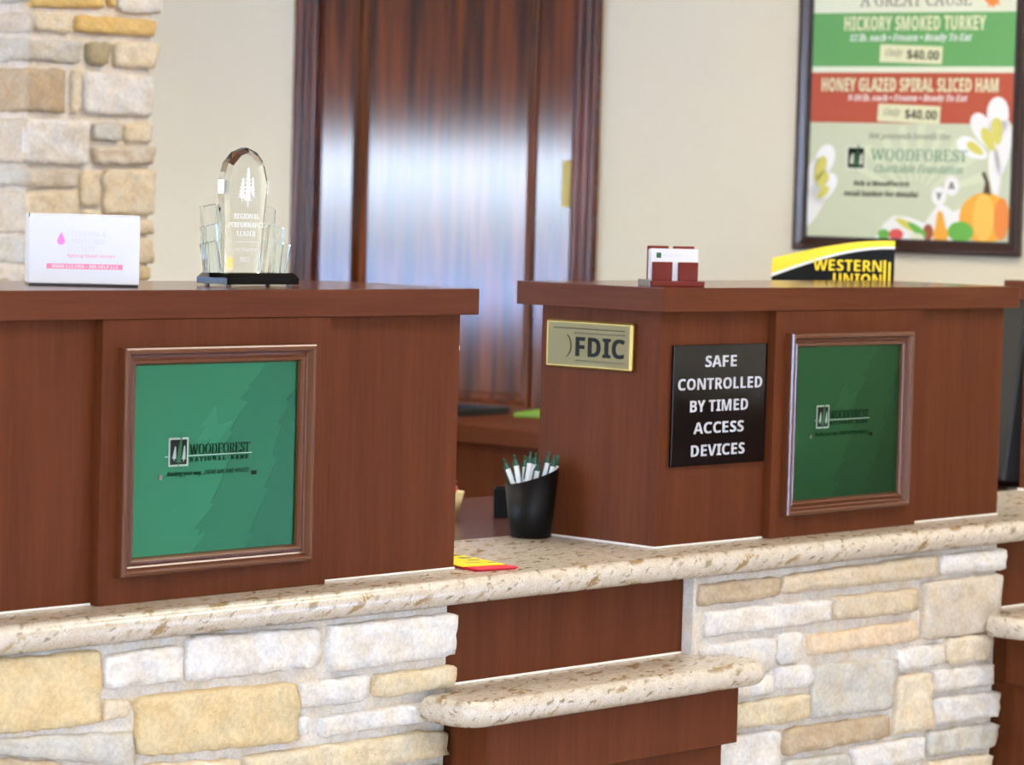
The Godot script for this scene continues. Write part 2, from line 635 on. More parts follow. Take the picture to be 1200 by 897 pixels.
func materials() -> void:
	for f in [["sans", "Droid Sans", 400], ["bold", "Droid Sans", 700], ["serif", "Droid Serif", 400], ["serif_bold", "Droid Serif", 700], ["mono", "Droid Sans Mono", 400]]:
		var s := SystemFont.new()
		s.font_names = PackedStringArray([f[1]])
		s.font_weight = f[2]
		fonts[f[0]] = s

	var heavy := FontVariation.new()
	heavy.base_font = fonts["bold"]
	heavy.variation_embolden = 0.4
	fonts["heavy"] = heavy

	var a := noise(11)
	var b := noise(12)
	# cherry laminate, grain upright; the same picture turned for the caps
	var dark := srgb(80, 40, 22)
	var light := srgb(110, 59, 33)
	var grain := func(u: float, v: float) -> Color:
		var t := 0.5 + 0.26 * a.get_noise_2d(u * 22.0, v * 1.6) + 0.18 * b.get_noise_2d(u * 110.0, v * 5.0) + 0.16 * a.get_noise_2d(u * 420.0 + 50.0, v * 16.0)
		return dark.lerp(light, clampf(t, 0.0, 1.0))
	var cherry := picture(1024, 1024, grain)
	tri(mat("wood", Color.WHITE, 0.5, 0.0, 0.2), cherry, 1.0 / 1.6)
	var im: Image = cherry.get_image().duplicate()
	im.rotate_90(CLOCKWISE)
	tri(mat("wood_cap", Color.WHITE, 0.45, 0.0, 0.22), ImageTexture.create_from_image(im), 1.0 / 1.6)
	tri(mat("wood_top", Color.WHITE, 0.14), ImageTexture.create_from_image(im), 1.0 / 1.6)
	mat("wood_frame", srgb(94, 50, 28), 0.22, 0.0, 0.6)
	# the door: dark varnished wood with long streaks
	var d0 := srgb(54, 25, 12)
	var d1 := srgb(140, 68, 26)
	var plank := func(u: float, v: float) -> Color:
		var t := 0.42 + 0.55 * a.get_noise_2d(u * 42.0, v * 3.4 + 9.0) + 0.22 * b.get_noise_2d(u * 150.0, v * 6.0)
		return d0.lerp(d1, clampf(t, 0.0, 1.0))
	var door_wood := picture(1024, 512, plank)
	tri(mat("door_wood", Color.WHITE, 0.1), door_wood, 1.0 / 2.6, false)
	tri(mat("door_trim", srgb(232, 206, 200), 0.22), door_wood, 1.0 / 2.6, false)
	var streak := func(u: float, v: float) -> Color:
		var t := 0.5 + 0.4 * b.get_noise_2d(u * 100.0, v * 4.0) + 0.2 * a.get_noise_2d(u * 300.0, v * 9.0)
		var g := clampf(t, 0.0, 1.0)
		return Color(g, g, g)
	M.door_wood.heightmap_enabled = true
	M.door_wood.heightmap_texture = picture(1024, 512, streak)
	M.door_wood.heightmap_scale = 0.02
	# granite: cream ground, fine grain, short brown and olive dashes
	var cream := srgb(198, 185, 167)
	var pale := srgb(211, 202, 190)
	var tan := srgb(146, 118, 80)
	var olive := srgb(118, 104, 82)
	var grit := func(u: float, v: float) -> Color:
		var c := cream.lerp(pale, clampf(0.5 + 0.9 * a.get_noise_2d(u * 34.0, v * 34.0), 0.0, 1.0))
		c = c.lerp(olive, clampf(b.get_noise_2d(u * 330.0, v * 330.0) * 1.6 - 0.35, 0.0, 0.5))
		var wu := u + 0.005 * b.get_noise_2d(u * 30.0, v * 30.0 + 7.0)
		var wv := v + 0.005 * b.get_noise_2d(u * 30.0 + 30.0, v * 30.0)
		var p := wu * 0.90 - wv * 0.43
		var q := wu * 0.43 + wv * 0.90
		var k := a.get_noise_2d(p * 10.0, q * 30.0) + 0.25 * b.get_noise_2d(u * 120.0, v * 120.0)
		var patch := clampf(0.5 + 1.8 * b.get_noise_2d(u * 9.0 + 3.0, v * 9.0), 0.0, 1.0)
		c = c.lerp(tan, clampf((k - 0.33) * 4.5, 0.0, 0.85) * patch)
		var k2 := b.get_noise_2d(p * 24.0 + 11.0, q * 64.0) + 0.2 * a.get_noise_2d(u * 260.0, v * 260.0)
		c = c.lerp(olive, clampf((k2 - 0.40) * 4.5, 0.0, 0.75) * (1.0 - 0.5 * patch))
		return c
	tri(mat("granite", Color.WHITE, 0.22), picture(1024, 1024, grit), 1.0 / 0.9)
	# limestone: pitted, mottled; tinted stone by stone
	var pit := func(u: float, v: float) -> Color:
		var t := 0.94 + 0.05 * a.get_noise_2d(u * 9.0, v * 9.0) + 0.06 * b.get_noise_2d(u * 40.0, v * 40.0) + 0.06 * a.get_noise_2d(u * 150.0, v * 150.0)
		var y := clampf(0.35 + 0.9 * b.get_noise_2d(u * 7.0 + 5.0, v * 7.0), 0.0, 1.0) * 0.07
		return Color(clampf(t, 0.0, 1.0), clampf(t - y * 0.5, 0.0, 1.0), clampf(t - y * 1.3, 0.0, 1.0))
	var pits := picture(512, 512, pit)
	for s in [["tan", 222, 201, 160], ["white", 230, 227, 225], ["buff", 214, 198, 174], ["sand", 222, 208, 180], ["cream", 230, 216, 192], ["grey", 206, 203, 196], ["brown", 196, 176, 150], ["peach", 232, 210, 182], ["yellow", 228, 194, 128], ["olive", 176, 166, 138], ["greytan", 214, 203, 188]]:
		var m := tri(mat("stone_" + s[0], srgb(s[1], s[2], s[3]), 0.9), pits, 2.0)
		m.heightmap_enabled = true
		m.heightmap_texture = pits
		m.heightmap_scale = 0.8
	tri(mat("mortar", srgb(230, 222, 212), 0.95), pits, 3.0)
	tri(mat("plaster", srgb(227, 219, 197), 0.75), picture(128, 128, func(u, v): return Color.WHITE * (0.985 + 0.015 * a.get_noise_2d(u * 60.0, v * 60.0))), 2.0)
	mat("ceiling_white", srgb(238, 236, 230), 0.9)
	tri(mat("floor_tile", srgb(206, 194, 176), 0.35), pits, 0.7)
	tri(mat("pavement", srgb(222, 221, 218), 0.9), pits, 0.4)
	mat("caulk", srgb(238, 234, 228), 0.5)
	mat("laminate", srgb(84, 54, 48), 0.25)
	mat("black", srgb(14, 14, 15), 0.3)
	mat("black_gloss", srgb(10, 10, 11), 0.08)
	mat("black_matt", srgb(22, 22, 23), 0.55)
	mat("cup_black", srgb(12, 12, 13), 0.45, 0.0, 0.3)
	mat("base_black", srgb(8, 8, 9), 0.1, 0.0, 0.25)
	mat("white_paper", srgb(228, 230, 237), 0.6)
	mat("white_ink", srgb(240, 240, 238), 0.6)
	mat("silver_letter", srgb(188, 190, 200), 0.45)
	mat("metal_grey", srgb(170, 172, 176), 0.3, 1.0)
	mat("brass", srgb(122, 112, 76), 0.5, 0.5)
	mat("brass_bright", srgb(176, 150, 84), 0.4, 0.8)
	mat("hinge_brass", srgb(176, 156, 92), 0.5, 0.8)
	mat("ink_dark", srgb(26, 30, 29), 0.5, 0.0, 0.25)
	mat("ink_grey", srgb(110, 106, 92), 0.6)
	mat("ink_green_dark", srgb(10, 46, 28), 0.5, 0.0, 0.25)
	mat("ink_green", srgb(20, 92, 52), 0.5)
	mat("logo_grey", srgb(150, 170, 156), 0.5)
	mat("green_light", srgb(38, 92, 52), 0.34, 0.75)
	mat("green_pale", srgb(42, 97, 57), 0.34, 0.75)
	mat("ink_tag", srgb(14, 44, 28), 0.5, 0.0, 0.2)
	mat("print_teal", srgb(74, 140, 106), 0.6)
	mat("green_dark", srgb(30, 76, 42), 0.34, 0.75)
	mat("green_mid", srgb(33, 83, 46), 0.34, 0.75)
	mat("pen_green", srgb(14, 74, 46), 0.3)
	mat("pen_white", srgb(236, 238, 236), 0.3)
	mat("red_paper", srgb(214, 34, 62), 0.6)
	mat("yellow_paper", srgb(238, 214, 30), 0.6)
	mat("cream_paper", srgb(232, 214, 160), 0.6)
	mat("pink_candy", srgb(232, 110, 100), 0.3)
	mat("red_wood", srgb(112, 26, 18), 0.22)
	mat("pink_ink", srgb(243, 140, 214), 0.6)
	mat("rose_ink", srgb(243, 138, 176), 0.6)
	mat("pale_ink", srgb(216, 216, 226), 0.6)
	mat("wu_yellow", srgb(250, 222, 24), 0.4)
	mat("wu_black", srgb(9, 10, 11), 0.5, 0.0, 0.3)
	mat("folder_green", srgb(120, 178, 40), 0.5)
	mat("frame_dark", srgb(52, 30, 26), 0.25)
	mat("liner_dark", srgb(26, 34, 46), 0.4)
	mat("print_base", srgb(202, 210, 182), 0.6)
	mat("print_ray", srgb(212, 221, 190), 0.6)
	mat("print_pale", srgb(224, 230, 208), 0.6)
	mat("print_green", srgb(100, 166, 96), 0.6)
	mat("print_red", srgb(182, 82, 56), 0.6)
	mat("print_cream", srgb(222, 224, 186), 0.6)
	mat("print_white", srgb(238, 240, 242), 0.6)
	mat("print_yellow", srgb(212, 206, 104), 0.6)
	mat("print_orange", srgb(238, 172, 60), 0.6)
	mat("print_orange_light", srgb(246, 196, 92), 0.6)
	mat("print_orange_deep", srgb(232, 140, 66), 0.6)
	mat("print_apple", srgb(104, 178, 74), 0.6)
	mat("print_crimson", srgb(214, 84, 86), 0.6)
	mat("print_brown", srgb(156, 84, 54), 0.6)
	mat("print_stem", srgb(84, 62, 48), 0.6)
	mat("aluminium", srgb(150, 152, 154), 0.4, 0.8)
	var g := mat("window_glass", Color(1, 1, 1, 0.04), 0.02)
	g.transparency = BaseMaterial3D.TRANSPARENCY_ALPHA
	var cr := mat("crystal", Color(0.98, 1.0, 1.0, 0.0), 0.0)
	cr.refraction_enabled = true
	cr.refraction_scale = 0.05
	cr.transparency = BaseMaterial3D.TRANSPARENCY_ALPHA
	var l := mat("lamp_glow", srgb(255, 246, 228), 0.6)
	l.emission_enabled = true
	l.emission = srgb(255, 238, 206)
	l.emission_energy_multiplier = 2.0


# ------------------------------------------------------------------ the room

func frame_node(called: String, label: String, category: String, at: Vector3, along: Vector3, out: Vector3, kind := "", group := "") -> Node3D:
	var o := thing(called, label, category, at, 0.0, group, kind)
	o.basis = Basis(along, Vector3.UP, out).orthonormalized()
	return o


func wall_run(called: String, label: String, at: Vector3, along: Vector3, out: Vector3, s0: float, s1: float, holes: Array) -> Node3D:
	var w := frame_node(called, label, "wall", at, along, out, "structure")
	var s := s0
	for h in holes:
		if h[0] > s:
			part(w, "wall_section", box(Vector3(s, 0, -0.16), Vector3(h[0], CEIL, 0), 0.0), M.plaster)
		if h[2] > 0.0:
			part(w, "wall_section", box(Vector3(h[0], 0, -0.16), Vector3(h[1], h[2], 0), 0.0), M.plaster)
		part(w, "wall_section", box(Vector3(h[0], h[3], -0.16), Vector3(h[1], CEIL, 0), 0.0), M.plaster)
		s = h[1]
	part(w, "wall_section", box(Vector3(s, 0, -0.16), Vector3(s1, CEIL, 0), 0.0), M.plaster)
	return w


func window(called: String, label: String, at: Vector3, along: Vector3, out: Vector3, h: Array, panes: int) -> void:
	var w := frame_node(called, label, "window", at + along * ((h[0] + h[1]) / 2.0) + Vector3.UP * h[2], along, out, "structure")
	var half: float = (h[1] - h[0]) / 2.0 - 0.002
	var tall: float = h[3] - h[2] - 0.004
	part(w, "window_frame", box(Vector3(-half, 0.002, -0.11), Vector3(half, 0.05, -0.05)), M.aluminium)
	part(w, "window_frame", box(Vector3(-half, tall - 0.05, -0.11), Vector3(half, tall, -0.05)), M.aluminium)
	for i in panes + 1:
		var x := lerpf(-half + 0.025, half - 0.025, float(i) / panes)
		part(w, "mullion", box(Vector3(x - 0.025, 0.05, -0.11), Vector3(x + 0.025, tall - 0.05, -0.05)), M.aluminium)
	for i in panes:
		var x0 := lerpf(-half + 0.025, half - 0.025, float(i) / panes) + 0.025
		var x1 := lerpf(-half + 0.025, half - 0.025, float(i + 1) / panes) - 0.025
		part(w, "pane", box(Vector3(x0, 0.05, -0.083), Vector3(x1, tall - 0.05, -0.077), 0.0), M.window_glass)


func room() -> void:
	var f := thing("floor", "pale stone floor of the lobby", "floor", Vector3.ZERO, 0.0, "", "structure")
	part(f, "floor_slab", box(Vector3(-7.16, -0.1, -9.66), Vector3(5.2, 0.0, 8.16), 0.0), M.floor_tile)
	var c := thing("ceiling", "plain white ceiling", "ceiling", Vector3(0, CEIL, 0), 0.0, "", "structure")
	part(c, "ceiling_slab", box(Vector3(-7.16, 0.0, -9.66), Vector3(5.2, 0.2, 8.16), 0.0), M.ceiling_white)
	var g := thing("pavement", "light concrete pavement outside the windows", "pavement", Vector3(0, -0.1, 0), 0.0, "", "structure")
	part(g, "paving_slab", box(Vector3(-60, -0.3, -60), Vector3(60, 0.0, 60), 0.0), M.pavement)

	var door_hole := [-2.393, -1.5585, 0.0, 2.45]
	var entry := [4.5, 6.9, 0.10, 1.12]
	wall_run("wall_right", "beige plaster wall with the dark door and the framed poster", WALL_FOOT, WALL_ALONG, WALL_OUT, -9.3, 9.1, [door_hole, entry])
	window("window_1", "low wide window beside the entrance", WALL_FOOT, WALL_ALONG, WALL_OUT, entry, 2)
	var drive := [4.4, 8.6, 0.88, 2.04]
	var lobby_b := [-7.5, -4.6, 0.45, 2.45]
	var lo := Vector3(-7, 0, 0)
	wall_run("wall_left", "beige plaster wall with wide windows", lo, Vector3.FORWARD, Vector3.RIGHT, -8.16, 9.66, [lobby_b, drive])
	window("window_2", "wide window of the back office", lo, Vector3.FORWARD, Vector3.RIGHT, drive, 1)
	window("window_3", "lobby window near the front corner", lo, Vector3.FORWARD, Vector3.RIGHT, lobby_b, 2)
	var fo := Vector3(0, 0, 8)
	wall_run("wall_front", "plain beige plaster wall behind the viewer", fo, Vector3.LEFT, Vector3.FORWARD, -5.2, 7.16, [])
	wall_run("wall_back", "plain beige plaster wall of the back office", Vector3(0, 0, -9.5), Vector3.RIGHT, Vector3.BACK, -7.16, 3.0, [])

	# the dark door in the right-hand wall
	var d := frame_node("door_1", "dark varnished panelled wooden door", "door", WALL_FOOT + WALL_ALONG * -1.976, WALL_ALONG, WALL_OUT, "structure")
	part(d, "door_core", box(Vector3(-0.415, 0, -0.155), Vector3(0.415, 2.448, -0.05), 0.0), M.door_wood)
	var zf := -0.004
	part(d, "stile", box(Vector3(-0.4075, 0.008, -0.048), Vector3(-0.299, 2.44, zf), 0.002), M.door_wood)
	part(d, "stile", box(Vector3(0.299, 0.008, -0.048), Vector3(0.4075, 2.44, zf), 0.002), M.door_wood)
	for r in [[0.008, 0.25], [0.93, 1.085], [2.30, 2.44]]:
		part(d, "door_rail", box(Vector3(-0.299, r[0], -0.048), Vector3(0.299, r[1], zf), 0.001), M.door_wood)
	for r in [[0.25, 0.93], [1.085, 2.30]]:
		part(d, "door_panel", box(Vector3(-0.299, r[0], -0.046), Vector3(0.299, r[1], -0.022), 0.0), M.door_wood)
		var prof := [[0.0, zf], [0.002, zf + 0.005], [0.006, zf + 0.008], [0.011, zf + 0.007], [0.015, zf + 0.002], [0.02, zf - 0.006], [0.028, zf - 0.010], [0.036, zf - 0.012], [0.042, zf - 0.018]]
		for m in rails(-0.299, r[0], 0.299, r[1], 0.0, prof):
			part(d, "panel_moulding", m, M.door_wood)
	for y in [0.32, 1.1, 1.697]:
		var hg := part(d, "hinge", box(Vector3(0.380, y - 0.062, zf), Vector3(0.408, y + 0.062, zf + 0.004), 0.001), M.hinge_brass, Vector3.ZERO, Vector3.ZERO, "brass hinge")
		part(hg, "hinge_pin", rod(Vector3(0.411, y - 0.064, zf + 0.004), Vector3(0.411, y + 0.064, zf + 0.004), 0.006, 0.006), M.hinge_brass)
	# fluted casing
	var t := frame_node("trim_1", "dark fluted wooden casing round the door", "door casing", WALL_FOOT + WALL_ALONG * -1.976, WALL_ALONG, WALL_OUT, "structure")
	for side in [-1.0, 1.0]:
		var pts := PackedVector2Array([Vector2(0.0, 0.0)])
		for i in 33:
			var u := i / 32.0
			var z := 0.013 + 0.007 * absf(sin(u * PI * 3.0)) + (0.004 if u > 0.9 else 0.0)
			pts.append(Vector2(side * u * 0.077, -z))
		pts.append(Vector2(side * 0.077, 0.0))
		part(t, "side_casing", prism(pts, 0.0, 2.53), M.door_trim, Vector3(side * 0.4175, 0, 0.0005), Vector3(-PI / 2, 0, 0))
	part(t, "jamb", box(Vector3(-0.4174, 0.0, -0.049), Vector3(-0.4082, 2.445, 0.0004), 0.0), M.door_trim)
	part(t, "jamb", box(Vector3(0.4082, 0.0, -0.049), Vector3(0.4174, 2.445, 0.0004), 0.0), M.door_trim)
	part(t, "head_casing", box(Vector3(-0.4175, 2.45, 0.0005), Vector3(0.4175, 2.53, 0.02)), M.door_trim)

	# a dark writing desk against the right-hand wall of the lobby, mirrored in the glossy signs
	var k2 := frame_node("writing_desk", "tall dark wooden writing desk against the lobby wall", "desk", WALL_FOOT + WALL_ALONG * 2.9 + WALL_OUT * 0.26, WALL_ALONG, WALL_OUT)
	part(k2, "desk_top", box(Vector3(-1.1, 1.08, -0.25), Vector3(1.1, 1.12, 0.25), 0.004), M.door_trim)
	part(k2, "desk_front", box(Vector3(-1.05, 0.0, 0.20), Vector3(1.05, 1.079, 0.22), 0.002), M.door_trim)
	part(k2, "desk_side", box(Vector3(-1.05, 0.0, -0.24), Vector3(-1.03, 1.079, 0.199), 0.002), M.door_trim)
	part(k2, "desk_side", box(Vector3(1.03, 0.0, -0.24), Vector3(1.05, 1.079, 0.199), 0.002), M.door_trim)

	# ceiling lights
	for p in [Vector2(-5.0, 4.6), Vector2(-1.6, 4.6), Vector2(1.4, 4.6), Vector2(-5.0, 1.9), Vector2(-1.6, 1.9), Vector2(1.5, 1.3), Vector2(-4.4, -2.4), Vector2(-1.4, -2.4), Vector2(1.2, -0.3), Vector2(-3.0, -5.6), Vector2(0.4, -5.4)]:
		var k := thing("ceiling_light", "flat white square ceiling light panel", "ceiling light", Vector3(p.x, CEIL, p.y), 0.0, "ceiling light panels")
		var fr := tool()
		for q in [[-0.62, -0.32, 0.62, -0.29], [-0.62, 0.29, 0.62, 0.32], [-0.62, -0.29, -0.59, 0.29], [0.59, -0.29, 0.62, 0.29]]:
			add_box(fr, Vector3(q[0], -0.03, q[1]), Vector3(q[2], -0.001, q[3]), 0.001)
		part(k, "lamp_frame", fr.commit(), M.ceiling_white)
		part(k, "lamp_diffuser", box(Vector3(-0.588, -0.012, -0.288), Vector3(0.588, -0.002, 0.288), 0.0), M.lamp_glow)
		var l := AreaLight3D.new()
		l.name = "lamp_light"
		l.area_size = Vector2(1.16, 0.56)
		l.area_normalize_energy = true
		l.light_energy = LAMP
		l.light_color = srgb(255, 246, 229)
		l.shadow_enabled = true
		l.set("area_range", 30.0)
		l.rotation.x = -PI / 2
		l.position = Vector3(0, -0.02, 0)
		k.add_child(l)


func stone_column() -> void:
	var c := thing("stone_column", "square column of pale and yellow split limestone left of the dark door", "column", Vector3(0.803, 0, -2.075))
	var o := Vector3(-0.803, 0, 2.075)
	var core := part(c, "mortar_core", box(Vector3(-0.172, 0, -0.17), Vector3(0.170, CEIL - 0.002, 0.160), 0.004), M.mortar)
	core.set_meta("label", "sandy mortar between the stones")
	var list := []
	for s in STONES_C:
		var q: Array = s.duplicate()
		for i in 4:
			q[1 + 2 * i] += o.x
		list.append(q)
	var n := c.get_child_count()
	lay_stones(c, list, 0.156, 0.019)
	lay_stones(c, courses(-0.176, 0.178, 2.082, CEIL - 0.01), 0.156, 0.019)
	lay_stones(c, courses(-0.176, 0.178, 0.0, 1.438), 0.156, 0.019)
	# the face towards the left: the same courses turned the corner
	var side := []
	for r in [["grey", 2.075, 2.043], ["greytan", 2.023, 1.979], ["grey", 1.968, 1.919], ["brown", 1.904, 1.81], ["greytan", 1.796, 1.70], ["grey", 1.689, 1.651], ["greytan", 1.641, 1.551], ["grey", 1.542, 1.487], ["greytan", 1.479, 1.445]]:
		side.append([r[0], -0.02, r[1], 0.173, r[1], 0.173, r[2], -0.02, r[2]])
		side.append(["cream", -0.172, r[1], -0.03, r[1], -0.03, r[2], -0.172, r[2]])
	side += courses(-0.172, 0.173, 2.082, CEIL - 0.01) + courses(-0.172, 0.173, 0.0, 1.438)
	for s in side:
		var q: Array = s.slice(1)
		var m := Vector2((q[0] + q[2] + q[4] + q[6]) / 4.0, (q[1] + q[3] + q[5] + q[7]) / 4.0)
		part(c, "stone", stone(q, 0.168, 0.013 + rng.randf_range(-0.003, 0.003), rng.randf() * 100.0), M["stone_" + s[0]], Vector3(0, m.y, m.x), Vector3(0, -PI / 2, 0))


# ------------------------------------------------------------------ the counter

func counter() -> void:
	var t := thing("stone_countertop", "long cream granite countertop with brown flecks and bullnose edge", "countertop", Vector3(0, CT - 0.04, 0))
	part(t, "slab", bull_slab([[-1.6, -0.275, 0, 0], [2.98, -0.275, 0, 0], [2.98, 0.086, 0, 1], [-1.6, 0.086, 0, 1]], 0.04, 0.04), M.granite)

	var a := thing("stone_counter_base", "stone-faced counter base under the divider with the award", "counter base", Vector3(-0.84, 0, 0))
	base_stones(a, -0.84, -1.6, -0.088, STONES_A, [[-1.6, -1.036, 0.0, 1.025], [-1.034, -0.085, 0.0, 0.792]])
	var b := thing("stone_counter_base", "stone-faced counter base under the divider with the black safe sign", "counter base", Vector3(0.949, 0, 0))
	base_stones(b, 0.949, 0.503, 1.395, STONES_B, [[0.51, 1.39, 0.0, 0.575]])
	var c := thing("stone_counter_base", "stone-faced counter base at the far end next to the wall", "counter base", Vector3(2.476, 0, 0))
	base_stones(c, 2.476, 2.002, 2.95, [], [[2.01, 2.94, 0.0, 1.025]])

	for i in 2:
		var x := 1.4993 * i
		var which: String = ["between the two long dividers", "at the right edge"][i]
		var l := thing("granite_ledge", "low granite ledge with rounded corners " + which, "ledge", Vector3(x + 0.2, CT - 0.212, 0.12), 0.0, "low granite ledges")
		var o := []
		for q in [[-0.084, 0.053, 0, 0], [0.499, 0.053, 0, 0], [0.499, 0.1, 0, 0], [0.55, 0.1, 1, 0]]:
			o.append(q)
		for k in 9:
			var g := PI / 2 * k / 8
			o.append([0.515 + 0.035 * cos(g), 0.15 + 0.035 * sin(g), cos(g), sin(g)])
		for k in 9:
			var g := PI / 2 + PI / 2 * k / 8
			o.append([-0.115 + 0.035 * cos(g), 0.15 + 0.035 * sin(g), cos(g), sin(g)])
		o.append([-0.15, 0.1, -1, 0])
		o.append([-0.084, 0.1, 0, 0])
		for q in o:
			q[0] -= 0.2
			q[1] -= 0.12
		part(l, "slab", bull_slab(o, 0.04, 0.04), M.granite)
		part(l, "caulk_line", box(Vector3(-0.284, 0.0395, -0.0685), Vector3(0.299, 0.0435, -0.0645), 0.001), M.caulk)
		var w := thing("ledge_cabinet", "brown wooden cabinet under the low ledge " + which, "cabinet", Vector3(x + 0.2, 0, 0.1), 0.0, "cabinets under the low ledges")
		part(w, "back_panel", box(Vector3(-0.287, 0, -0.068), Vector3(0.302, CT - 0.042, -0.049), 0.001), M.wood)
		part(w, "apron", box(Vector3(-0.297, CT - 0.307, -0.002), Vector3(0.306, CT - 0.213, 0.073), 0.001), M.wood)
		part(w, "lower_box", box(Vector3(-0.280, 0.0, -0.048), Vector3(0.288, CT - 0.308, 0.055), 0.001), M.wood)
		part(w, "carcass", box(Vector3(-0.278, CT - 0.307, -0.048), Vector3(0.298, CT - 0.213, -0.003), 0.0), M.wood)


func base_stones(root: Node3D, ox: float, x0: float, x1: float, list: Array, fills: Array) -> void:
	part(root, "mortar_core", box(Vector3(x0 - ox, 0, -0.25), Vector3(x1 - ox, CT - 0.041, 0.075), 0.003), M.mortar)
	var all := list.duplicate()
	for f in fills:
		all += courses(f[0], f[1], f[2], f[3])
	var moved := []
	for s in all:
		var q: Array = s.duplicate()
		for i in 4:
			q[1 + 2 * i] -= ox
		moved.append(q)
	lay_stones(root, moved, 0.071, 0.018)


func dividers() -> void:
	divider(-1.0155, UW, true, "long brown wooden divider carrying the white box and the crystal award")
	divider(0.4843, UW, true, "long brown wooden divider with the brass plaque and the black safe sign")
	divider(1.9836, 0.93, false, "brown wooden divider at the right edge, behind the others")


func divider(x0: float, w: float, full: bool, label: String) -> void:
	var d := thing("teller_divider", label, "counter divider", Vector3(x0, CT, 0), 0.0, "teller counter dividers")
	var p0 := 0.2885
	var p1 := 0.7215
	var y0 := 0.0015
	part(d, "cap", box(Vector3(-UO, UH, -0.315), Vector3(w + UO, UH + UT - 0.001, UO), 0.0008), M.wood_cap)
	part(d, "cap_laminate", box(Vector3(-UO, UH + UT - 0.001, -0.315), Vector3(w + UO, UH + UT, UO), 0.0004), M.wood_top)
	if full:
		part(d, "front_panel", box(Vector3(0, y0, -0.018), Vector3(p0, UH, 0), 0.0008), M.wood)
		part(d, "front_panel", box(Vector3(p1, y0, -0.018), Vector3(w, UH, 0), 0.0008), M.wood)
		part(d, "raised_panel", box(Vector3(p0, 0.0, -0.018), Vector3(p1, UH, PIL), 0.001), M.wood)
		part(d, "caulk_line", box(Vector3(0.0, 0.0, 0.0), Vector3(p0 - 0.001, 0.0035, 0.003), 0.001), M.caulk)
		part(d, "caulk_line", box(Vector3(p1 + 0.001, 0.0, 0.0), Vector3(w, 0.0035, 0.003), 0.001), M.caulk)
	else:
		part(d, "front_panel", box(Vector3(0, y0, -0.018), Vector3(w, UH, 0), 0.0008), M.wood)
		part(d, "caulk_line", box(Vector3(0.0, 0.0, 0.0), Vector3(w, 0.0035, 0.003), 0.001), M.caulk)
	part(d, "caulk_line", box(Vector3(-0.003, 0.0, -0.275), Vector3(0.0, 0.0035, 0.003), 0.001), M.caulk)
	part(d, "side_panel", box(Vector3(0, y0, -0.272), Vector3(0.018, UH, -0.018), 0.0008), M.wood)
	part(d, "side_panel", box(Vector3(w - 0.018, y0, -0.272), Vector3(w, UH, -0.018), 0.0008), M.wood)
	part(d, "back_panel", box(Vector3(0.018, y0, -0.272), Vector3(w - 0.018, UH, -0.254), 0.0008), M.wood)
	if not full:
		return
	var cx := 0.4985
	var prof := [[0.0, 0.0], [0.0, 0.010], [0.0010, 0.0140], [0.0032, 0.0168], [0.0060, 0.0176], [0.0088, 0.0162], [0.0108, 0.0126], [0.0125, 0.0092], [0.0150, 0.0076], [0.0172, 0.0086], [0.0190, 0.0108], [0.0210, 0.0112], [0.0232, 0.0100], [0.0252, 0.0066], [0.0265, 0.0018]]
	for m in rails(cx - 0.182, 0.0385, cx + 0.182, 0.361, PIL, prof):
		part(d, "frame_moulding", m, M.wood_frame)
	bank_panel(d, cx - 0.1555, 0.065, 0.311, 0.2695)


